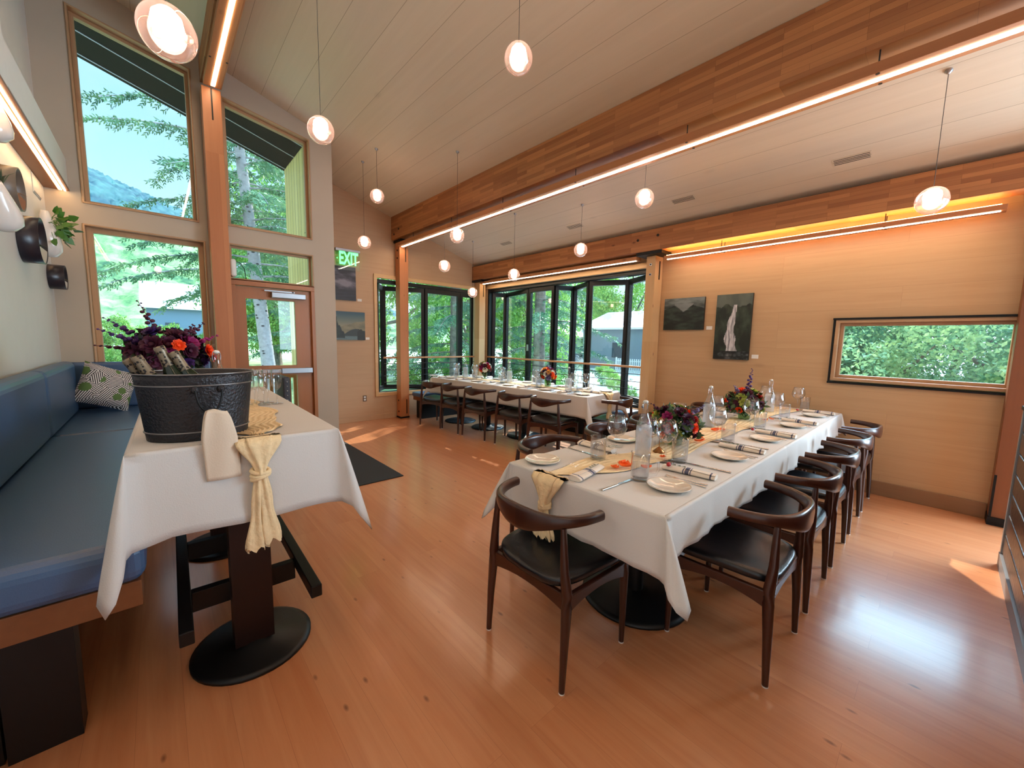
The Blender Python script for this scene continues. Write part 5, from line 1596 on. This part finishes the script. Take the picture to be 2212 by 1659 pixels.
# ================================================================== OUTDOORS
GZ = -.55
def ground_mat():
    m, n, l, p = _new('lawn_and_gravel')
    tc = n.new('ShaderNodeTexCoord'); sp = n.new('ShaderNodeSeparateXYZ'); l.new(tc.outputs['Object'], sp.inputs[0])
    nz = n.new('ShaderNodeTexNoise'); nz.inputs['Scale'].default_value = .8; nz.inputs['Detail'].default_value = 6; l.new(tc.outputs['Object'], nz.inputs['Vector'])
    rp = n.new('ShaderNodeValToRGB'); rp.color_ramp.elements[0].position = .35; rp.color_ramp.elements[0].color = C(120, 138, 92)
    rp.color_ramp.elements[1].position = .65; rp.color_ramp.elements[1].color = C(168, 184, 124); l.new(nz.outputs['Fac'], rp.inputs[0])
    n2 = n.new('ShaderNodeTexNoise'); n2.inputs['Scale'].default_value = 7; n2.inputs['Detail'].default_value = 6; l.new(tc.outputs['Object'], n2.inputs['Vector'])
    r2_ = n.new('ShaderNodeValToRGB'); r2_.color_ramp.elements[0].position = .40; r2_.color_ramp.elements[0].color = C(180, 188, 172)
    r2_.color_ramp.elements[1].position = .56; r2_.color_ramp.elements[1].color = C(230, 230, 224); l.new(n2.outputs['Fac'], r2_.inputs[0])
    mr = n.new('ShaderNodeMapRange'); mr.inputs['From Min'].default_value = 8; mr.inputs['From Max'].default_value = 10; l.new(sp.outputs['X'], mr.inputs[0])
    mx = n.new('ShaderNodeMixRGB'); l.new(mr.outputs[0], mx.inputs[0]); l.new(rp.outputs[0], mx.inputs[1]); l.new(r2_.outputs[0], mx.inputs[2])
    n3 = n.new('ShaderNodeTexNoise'); n3.inputs['Scale'].default_value = 30; l.new(tc.outputs['Object'], n3.inputs['Vector'])
    r3 = n.new('ShaderNodeValToRGB'); r3.color_ramp.elements[0].color = C(150, 154, 160); r3.color_ramp.elements[1].color = C(214, 216, 220); l.new(n3.outputs['Fac'], r3.inputs[0])
    my = n.new('ShaderNodeMath'); my.operation = 'LESS_THAN'; my.inputs[1].default_value = 9.4; l.new(sp.outputs['Y'], my.inputs[0])
    mx2 = n.new('ShaderNodeMixRGB'); l.new(my.outputs[0], mx2.inputs[0]); l.new(mx.outputs[0], mx2.inputs[1]); l.new(r3.outputs[0], mx2.inputs[2])
    l.new(mx2.outputs[0], p.inputs['Base Color']); p.inputs['Roughness'].default_value = .9
    return m
b = MB(); b.add([(-260, -60, GZ), (260, -60, GZ), (260, 420, GZ), (-260, 420, GZ)], [(0, 1, 2, 3)])
struct(b.build('ground_lawn', ground_mat()))
def eave(bb, x0, x1, y0, y1, d0, d1):
    bb.prism([(x0, czs(x0) - d0), (x1, czs(x1) - d0), (x1, czs(x1) - d1), (x0, czs(x0) - d1)], 'XZ', y0, y1)
b = MB(); eave(b, XW - .3, XC + .1, YN + .21, 7.0, -.16, .05); eave(b, XW - .3, XC - .21, YW + .19, YN + .21, .005, .05)
struct(b.build('ceiling_eaves', mat('black_soffit', C(16, 14, 15), .7, spec=.1)))
b = MB()
for yy in (5.95, 6.38, 6.90): eave(b, XW - .3, XC - .21, yy, yy + .018, .05, .056)
struct(b.build('trim_6', mat('soffit_seam', C(170, 170, 176), .5)))

# hillsides
def hill(name, x0, x1, y0, y1, nx, ny, fn, m):
    X = np.linspace(x0, x1, nx); Y = np.linspace(y0, y1, ny); V = []
    for y in Y:
        for x in X: V.append((x, y, fn(x, y)))
    Q = [(j * nx + i, j * nx + i + 1, (j + 1) * nx + i + 1, (j + 1) * nx + i) for j in range(ny - 1) for i in range(nx - 1)]
    o = fast_mesh(name, V, Q, m); o['kind'] = 'structure'
    return o
def h_far(x, y):
    k = smoothstep(max(0, min(1, (y - 150) / 150)))
    top = 84 - .42 * (x + 22) + 4 * mnoise.noise(Vector((x * .03, 3, 0)))
    return GZ + max(0, top) * k + (2.4 * abs(mnoise.noise(Vector((x * .35, y * .35, 1)))) + 1.6 * mnoise.noise(Vector((x * .9, y * .9, 4)))) * min(1, k * 4)
def h_near(x, y):
    k = smoothstep(max(0, min(1, (y - 66) / 90)))
    top = 34 - .30 * (x + 10) + 3 * mnoise.noise(Vector((x * .05, y * .02, 6)))
    return GZ + max(0, top) * k + (1.2 * mnoise.noise(Vector((x * .30, y * .30, 2))) + .8 * mnoise.noise(Vector((x * .8, y * .8, 7)))) * min(1, k * 4)
hill('hill_far', -150, 150, 150, 310, 260, 120, h_far, foliage('hazed_forest', C(34, 74, 86), C(66, 108, 106), .12, .9, 0))  # bluish distance haze is put into the forest colours
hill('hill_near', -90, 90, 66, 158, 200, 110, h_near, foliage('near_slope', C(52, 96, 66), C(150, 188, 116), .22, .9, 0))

M_BARK = mat('grey_bark', C(122, 112, 104), .9, var=.4, vscale=9, bump=1.0, bscale=18)
def bark_light():
    m, n, l, p = _new('pale_spotted_bark')
    tc = n.new('ShaderNodeTexCoord'); mp = n.new('ShaderNodeMapping'); mp.inputs['Scale'].default_value = (5, 5, 9); l.new(tc.outputs['Object'], mp.inputs[0])
    vo = n.new('ShaderNodeTexVoronoi'); vo.inputs['Scale'].default_value = 1.0; l.new(mp.outputs[0], vo.inputs['Vector'])
    nz = n.new('ShaderNodeTexNoise'); nz.inputs['Scale'].default_value = 16; nz.inputs['Detail'].default_value = 6; l.new(tc.outputs['Object'], nz.inputs['Vector'])
    r1 = n.new('ShaderNodeValToRGB'); r1.color_ramp.elements[0].position = .12; r1.color_ramp.elements[0].color = C(72, 64, 64); r1.color_ramp.elements[1].position = .24; r1.color_ramp.elements[1].color = C(196, 190, 194)
    l.new(vo.outputs['Distance'], r1.inputs[0])
    mx = n.new('ShaderNodeMixRGB'); mx.blend_type = 'MULTIPLY'; mx.inputs[0].default_value = .55; l.new(r1.outputs[0], mx.inputs[1]); l.new(nz.outputs['Fac'], mx.inputs[2])
    l.new(mx.outputs[0], p.inputs['Base Color']); p.inputs['Roughness'].default_value = .9
    return m
M_BARKL = bark_light()
M_NEED = foliage('spruce_needles', C(62, 104, 84), C(124, 164, 112), 1.2, .6, .25)
M_NEED2 = foliage('spruce_needles_dark', C(56, 98, 82), C(116, 158, 116), 1.0, .6, .2)
M_LEAFA = foliage('alder_leaves', C(76, 138, 66), C(168, 204, 104), 1.4, .5, .35)
M_LEAFB = foliage('shrub_leaves', C(78, 146, 116), C(176, 212, 146), 1.1, .5, .35)

def spruce(label, loc, h, r, z0, z1, Lmax, nb, needles, bark, seed, lean=(0, 0), clear=None, custom=()):
    rnd = random.Random(seed)
    t = thing('spruce_tree', label, 'tree', loc)
    def tr(z): k = z / 4.0; return Vector((lean[0] * k, lean[1] * k, z))
    b = MB(); Z = [0, .3, 1, 2, 4, 6, 9, h]
    b.tube([tr(z) for z in Z if z <= h], [max(.02, r * (1.25 if z == 0 else 1.0) * (1 - .92 * z / h)) for z in Z if z <= h], 16)
    b.build('trunk', bark, t)
    V = []; Q = []; wb = MB()
    def quad(c, d, s_, L_, w):
        k = len(V); V.extend([c, c + d * L_ * .5 + s_ * w, c + d * L_, c + d * L_ * .5 - s_ * w]); Q.append((k, k + 1, k + 2, k + 3))
    br = []
    for i in range(nb):
        z = z0 + (z1 - z0) * (i / nb) + rnd.uniform(-.1, .1)
        a = i * 2.399 + rnd.uniform(-.3, .3); L_ = Lmax * (1 - .75 * (z - z0) / max(.1, (h - z0))) * rnd.uniform(.7, 1.05)
        if clear and abs((a - clear[0] + PI) % (2 * PI) - PI) < clear[1] and z > clear[2]: L_ *= .38
        br.append((z, a, L_))
    for c_ in custom: br.append(c_)
    for (z, a, L_) in br:
        base = tr(z); d = Vector((math.cos(a), math.sin(a), 0)); P_ = []
        for j in range(7):
            k = j / 6; P_.append(base + d * L_ * k + Vector((0, 0, L_ * (.10 * k - .34 * k * k))))
        wb.tube(P_, [.022 * (1 - k / 7.5) * (L_ / 2.5) for k in range(7)], 5)
        side = Vector((-d.y, d.x, 0)); nt = int(L_ / .10)
        for q in range(nt):
            k = .12 + .88 * q / nt; f = k * 6; i0 = min(5, int(f)); c = P_[i0].lerp(P_[i0 + 1], f - i0)
            for s_ in (-1, 1):
                tl = (.42 * (1 - .55 * k) + .10) * rnd.uniform(.6, 1.1) * min(1.0, L_ / 2)
                td = (d * rnd.uniform(.35, .75) + side * s_ * rnd.uniform(.35, .8) + Vector((0, 0, rnd.uniform(-.85, -.15)))).normalized()
                nn = max(3, int(tl / .055))
                for e_ in range(nn):
                    cc = c + td * tl * e_ / nn; w = .020 * (1.2 - .6 * e_ / nn)
                    sdv = td.cross(Vector((rnd.gauss(0, 1), rnd.gauss(0, 1), rnd.gauss(0, 1)))).normalized()
                    quad(cc, (td + sdv * .5).normalized(), sdv, .10, w)
                    quad(cc, (td - sdv * .5).normalized(), sdv, .09, w)
    wb.build('branches', bark, t)
    fast_mesh('needles', np.array([tuple(v) for v in V]), Q, needles, t)
    return t

_crowns = {}
def crown(key, n, R, H, leaf, mt, seed, clumps=46):
    if key in _crowns: return _crowns[key]
    g = np.random.default_rng(seed)
    d = g.normal(size=(clumps, 3)); d /= np.linalg.norm(d, axis=1)[:, None]
    rad = g.uniform(.45, 1.0, clumps)[:, None] ** .6
    cc = d * rad * np.array([R, R, H]); cr_ = g.uniform(.16, .34, clumps) * R
    idx = g.integers(0, clumps, n)
    dd = g.normal(size=(n, 3)); dd /= np.linalg.norm(dd, axis=1)[:, None]
    P_ = cc[idx] + dd * (cr_[idx] * g.uniform(.5, 1.05, n))[:, None]
    u = g.normal(size=(n, 3)); u /= np.linalg.norm(u, axis=1)[:, None]
    v = np.cross(u, dd + .3 * g.normal(size=(n, 3))); v /= np.linalg.norm(v, axis=1)[:, None]
    s_ = (leaf * g.uniform(.6, 1.2, n))[:, None]
    vs = np.stack([P_ - u * s_, P_ + v * s_ * .55, P_ + u * s_, P_ - v * s_ * .55], 1).reshape(-1, 3)
    me_o = fast_mesh('leaf_crown', vs, np.arange(n * 4).reshape(-1, 4), mt)
    me = me_o.data; bpy.data.objects.remove(me_o)
    _crowns[key] = (me, cc)
    return _crowns[key]
def leafy(kind, label, cat, loc, s_, key, n, R, H, leaf, mt, seed, trunk=True, group=None, squash=1.0):
    me, cc = crown(key, n, R, H, leaf, mt, seed)
    t = thing(kind, label, cat, loc, (seed * 1.3) % 6.28, group)
    t.scale = (s_, s_, s_ * squash)
    hz_ = H * (1.15 if trunk else .82)
    o = bpy.data.objects.new('foliage', me); COL.objects.link(o); o.parent = t; o.location = (0, 0, hz_)
    b = MB()
    if trunk:
        b.tube([(0, 0, 0), (.05, .02, hz_ * .4), (0, .05, hz_)], [.16 * R / 2, .12 * R / 2, .07 * R / 2], 8)
    for i in range(8):
        q = Vector(tuple(cc[i])); q.z += hz_
        b.tube([(0, 0, hz_ * (.5 if trunk else .05)), (q.x * .5, q.y * .5, q.z * .7), tuple(q * .92)], [.05 * R / 2, .035 * R / 2, .012 * R / 2], 5)
    b.build('trunk' if trunk else 'stems', M_BARK, t)
    return t

spruce('tall spruce with pale spotted trunk right outside the glazed door', (2.12, 11.2, GZ), 15, .165, 3.0, 11.5, 3.1, 96, M_NEED, M_BARKL, 3, lean=(-.30, 0),
       custom=[(6.85, PI * .99, 2.5), (6.25, PI * 1.03, 3.1), (4.95, PI * 1.0, 2.1), (4.6, PI * .88, 2.2), (4.3, PI * 1.12, 2.2), (4.4, -1.3, 2.6), (5.0, -1.6, 2.6)], clear=(PI, .75, 4.2))
spruce('dark spruce standing behind the pale-trunked one', (4.3, 17.0, GZ), 14, .27, 1.6, 11.5, 3.2, 64, M_NEED2, M_BARK, 4)
spruce('spruce with a grey trunk seen through the alcove left folding window', (7.0, 10.4, GZ), 13, .22, 1.0, 10, 2.9, 62, M_NEED2, M_BARK, 5)
spruce('broad spruce reaching in front of the right folding windows', (9.0, 8.7, GZ), 12, .22, 1.2, 9.5, 2.7, 60, M_NEED2, M_BARK, 6)
for i, (x, y, s_, sq) in enumerate([(7.5, 27, 1.35, 1.2), (12.5, 25, 1.3, 1.2), (6.2, 31, 1.1, 1.1), (17, 21, 1.3, 1.2), (11.2, 15.5, .85, 1.1), (14.5, 14.6, .8, 1.1)]):
    leafy('alder_tree', 'bushy alder tree in the woods behind the spruces, %s' % ['at the left', 'in the middle', 'just right of the door glass', 'rightmost', 'nearer left one by the corner', 'nearer right one by the corner'][i],
          'tree', (x, y, GZ), s_, 'alder', 15000, 3.4, 3.6, .095, M_LEAFA, 11 + i, squash=sq)
for i, (x, y, s_) in enumerate([(38, 15, 1.5), (39, 24, 1.55), (42, 33, 1.7), (38, 7.5, 1.4)]):
    leafy('alder_tree', 'tall leafy tree rising behind the grey building, %s' % ['second from the right', 'third from the right', 'leftmost', 'rightmost'][i], 'tree', (x, y, GZ), s_, 'alder', 15000, 3.4, 3.6, .095, M_LEAFA, 31 + i, squash=1.15)
leafy('alder_tree', 'light green leafy tree at the right edge of the low tall window', 'tree', (5.3, 27, GZ), .78, 'alder', 15000, 3.4, 3.6, .095, M_LEAFA, 41, squash=1.25)
# shrubs
for i, (x, y, s_) in enumerate([(-5.2, 40, 1.5), (-2.2, 36, 1.25), (.4, 38, 1.1), (3.2, 34, .9), (-3.6, 30, .8), (-.8, 29, .8), (1.7, 28, .85), (-6.5, 50, 1.6)]):
    leafy('garden_shrub', 'round garden shrub beyond the lawn, %s seen through the low tall window' % ['far left', 'centre left', 'centre', 'centre right', 'near left', 'near middle', 'near right', 'farthest left'][i], 'shrub',
          (x, y, GZ), s_, 'shrub', 9000, 1.7, 1.25, .065, M_LEAFA, 51 + i, trunk=False)
for i, (x, y, s_) in enumerate([(9.2, .9, 1.15), (9.6, -1.2, 1.3), (10.4, 2.8, 1.3), (12.5, .2, 1.9), (12.8, -3.2, 1.9), (13.0, 3.6, 1.6), (10.4, -3.4, 1.2)]):
    leafy('hedge_shrub', 'dense shrub outside the long narrow window, %s' % ['centre', 'right', 'left', 'back centre', 'back right', 'back left', 'far right'][i], 'shrub',
          (x, y, GZ), s_, 'hedge', 34000, 1.7, 1.5, .030, M_LEAFB, 71 + i, trunk=False)
for i, (x, y, s_) in enumerate([(9.2, 12.4, .75), (12, 11.5, .8), (10.8, 10.2, .40), (15.5, 10.4, .32), (14.2, 9.2, .22), (19.5, 13.4, .32), (12.6, 7.6, .2), (5.2, 14.0, .7), (8.8, 15.6, .9)]):
    leafy('garden_shrub', 'small green shrub outside the folding windows, %s' % ['beside the broad spruce', 'behind the broad spruce', 'just below the rail', 'in front of the grey building', 'on the pale gravel', 'against the grey building wall', 'smallest on the gravel', 'behind the alcove window', 'farther behind the alcove window'][i], 'shrub',
          (x, y, GZ), s_, 'shrub', 9000, 1.7, 1.25, .065, M_LEAFA, 91 + i, trunk=False)

# buildings
M_ROOFW = mat('white_metal_roof', C(222, 224, 226), .5); M_WALLB = mat('blue_grey_wall', C(92, 116, 136), .7); M_WALLG = mat('grey_building_wall', C(124, 132, 146), .7, var=.06, vscale=1)
M_ROOFP = mat('pinkish_roof', C(222, 206, 204), .6)
def gable(label, x0, x1, y0, y1, zw, zr, over, axis, mw, mr, wins=()):
    t = thing('building', label, 'building', ((x0 + x1) / 2, (y0 + y1) / 2, GZ))
    X0, X1, Y0, Y1 = (x0 - x1) / 2, (x1 - x0) / 2, (y0 - y1) / 2, (y1 - y0) / 2
    b = MB(); b.box(X0, X1, Y0, Y1, 0, zw - GZ)
    if axis == 'X': b.prism([(Y0, zw - GZ), (Y1, zw - GZ), (0, zr - GZ - .02)], 'YZ', X0, X1)
    else: b.prism([(X0, zw - GZ), (X1, zw - GZ), (0, zr - GZ - .02)], 'XZ', Y0, Y1)
    b.build('wall', mw, t)
    b = MB(); th = .14
    def slab(a, c, lo, hi, plane):
        b.prism([a, c, (c[0], c[1] + th), (a[0], a[1] + th)], plane, lo, hi)
    if axis == 'X':
        sl = (zr - zw) / Y1; slab((Y0 - over, zw - GZ - over * sl), (0, zr - GZ), X0 - over, X1 + over, 'YZ'); slab((0, zr - GZ), (Y1 + over, zw - GZ - over * sl), X0 - over, X1 + over, 'YZ')
    else:
        sl = (zr - zw) / X1; slab((X0 - over, zw - GZ - over * sl), (0, zr - GZ), Y0 - over, Y1 + over, 'XZ'); slab((0, zr - GZ), (X1 + over, zw - GZ - over * sl), Y0 - over, Y1 + over, 'XZ')
    b.build('roof', mr, t)
    for (wx, wy, wz, ww, wh, face) in wins:
        b = MB()
        if face == 'W': b.box(X0 - .03, X0 - .005, wy - ww / 2, wy + ww / 2, wz, wz + wh)
        else: b.box(wx - ww / 2, wx + ww / 2, Y0 - .03, Y0 - .005, wz, wz + wh)
        b.build('window', mat('dark_window', C(60, 70, 84), .15), t)
    return t
gable('white-roofed blue-grey building across the valley seen through the low tall window', -.6, 7.5, 58, 70, 4.4, 7.4, .5, 'X', M_WALLB, M_ROOFW, [(-2, 0, 2.0, 1.2, 1.2, 'S'), (1.5, 0, 2.0, 1.2, 1.2, 'S')])
gable('grey building with a pinkish roof beyond the right folding windows', 25.3, 33, 8.0, 19.6, 2.55, 3.9, .4, 'Y', M_WALLG, M_ROOFP, [(0, -2.2, .9, 1.6, 1.1, 'W'), (0, 2.4, .9, 1.3, 1.1, 'W')])
gable('dark gabled annex left of the grey building', 24.5, 30, 20.2, 26.5, 1.9, 3.3, .4, 'X', M_WALLG, M_ROOFP, [(0, 0, .9, 1.6, 1.1, 'W')])
# fence beside the grey building
t = thing('picket_fence', 'low pale picket fence in front of the grey building', 'fence', (22.6, 12.5, GZ))
for yy in (-2.2, 0, 2.2):
    b = MB(); b.box(-.03, .03, yy - .04, yy + .04, 0, 1.05); b.build('fence_post', M_RAIL if False else mat('pale_fence', C(196, 198, 202), .7), t)
b = MB()
for k in range(30): b.box(-.045, -.031, -2.15 + k * .148, -2.08 + k * .148, .08, .98)
b.box(-.03, .0, -2.2, 2.2, .2, .26); b.box(-.03, .0, -2.2, 2.2, .8, .86)
b.build('pickets', mat('pale_fence', C(196, 198, 202), .7), t)

# boulders on the gravel
M_ROCK = mat('pale_boulder', C(196, 194, 188), .85, var=.2, vscale=3, bump=.6, bscale=6)
rk = None; rnd = random.Random(5)
RN = ['first', 'second', 'third', 'fourth', 'fifth', 'sixth', 'seventh', 'eighth', 'ninth', 'tenth', 'eleventh', 'twelfth']
for i in range(12):
    if rk is None:
        b = MB(); b.ball((0, 0, .2), .5, 18, 12, (1, .8, .55)); rk = b.build('boulder', M_ROCK)
        for v in rk.data.vertices:
            k = 1 + .35 * mnoise.noise(v.co * 2.2); v.co = Vector((v.co.x * k, v.co.y * k, max(-.02, v.co.z * k)))
        o = rk
    else: o = rk.copy(); COL.objects.link(o)
    s_ = rnd.uniform(.22, .5); o.location = (10.5 + i * .95, 6.2 + rnd.uniform(-1.0, 2.2) + i * .35, GZ); o.scale = (s_, s_, s_ * rnd.uniform(.7, 1.1)); o.rotation_euler = (0, 0, rnd.random() * 6)
    tag(o, 'pale boulder on the gravel outside, %s counting away from the folding windows' % RN[i], 'rock', 'pale boulders')

# parked car
t = thing('car', 'silver car parked far beyond the lawn at the left window edge', 'car', (-4.1, 50, GZ + .9), .5)
b = MB(); prof = [(-2.1, .35), (-2.1, .75), (-1.7, .95), (-1.0, 1.02), (-.5, 1.45), (.9, 1.48), (1.6, 1.05), (2.1, .95), (2.15, .4)]
b.prism(prof, 'XZ', -.85, .85); b.build('car_body', mat('silver_paint', C(190, 196, 204), .25, .4, coat=.5), t, bevel=.08)
b = MB(); b.prism([(-.85, 1.06), (-.45, 1.38), (.85, 1.40), (1.35, 1.08)], 'XZ', -.87, .87); b.build('car_windows', mat('dark_window', C(60, 70, 84), .15), t)
for wx in (-1.3, 1.35):
    for wy in (-.8, .8):
        b = MB(); b.tube([(wx, wy - .1, .33), (wx, wy + .1, .33)], .33, 20, up=(0, 0, 1)); b.build('wheel', M_BLACK, t)
b = MB(); b.box(-8.5, 0.5, 45, 54, GZ, GZ + .9)
tag(b.build('gravel_terrace', mat('grey_gravel', C(176, 176, 172), .9)), 'raised gravel parking strip under the silver car', 'terrace')
t = thing('street_lamp', 'slim grey lamp post on the far slope at the left window edge', 'street lamp', (-5.0, 64, GZ))
b = MB(); b.tube([(0, 0, 0), (0, 0, 8.2)], .09, 8); b.build('pole', M_ALU, t)
b = MB(); b.box(-.1, 1.3, -.1, .1, 8.15, 8.3); b.build('lamp_head', M_ALU, t)
# slatted bench end outside the door
t = thing('outdoor_bench', 'slatted wooden bench outside behind the glazed door', 'bench', (1.22, 6.3, GZ))
b = MB(); b.box(-.6, .33, -.2, .7, 0, .52); b.build('deck', M_RAIL, t)
b = MB()
for k in range(6): b.box(-.15 + k * .075, -.11 + k * .075, .0, .03, .52, 1.38)
b.box(-.2, .33, -.01, .04, 1.38, 1.43); b.build('slats', M_RAIL, t)

# glassware behind the tub and the padded chair by the door
put('carafe', (.235, 2.62, HT), .4, 'clear stoppered bottle behind the metal tub on the high table', 'water bottles')
put('wine', (.185, 2.56, HT), .2, 'stemmed wine glass behind the metal tub on the high table', 'wine glasses')
t = thing('padded_chair', 'grey padded chair with studded back standing near the glazed door', 'chair', (.86, 4.98, .010))
M_GREYP = mat('grey_upholstery', C(66, 68, 76), .6)
b = MB(); b.box(.13, .20, -.22, .22, .47, .97); b.build('backrest', M_GREYP, t, bevel=.02, seg=3)
b = MB(); b.box(-.24, .14, -.23, .23, .40, .47); b.build('seat', M_GREYP, t, bevel=.02, seg=3)
for sx in (-.21, .15):
    for sy in (-.19, .19):
        b = MB(); b.tube([(sx, sy, 0), (sx, sy, .41)], [.014, .02], 10); b.build('leg', M_BLACK, t)
for k in range(9):
    b = MB(); b.ball((.165, -.222, .52 + k * .05), .008, 8, 6); b.build('stud', M_ALU, t)
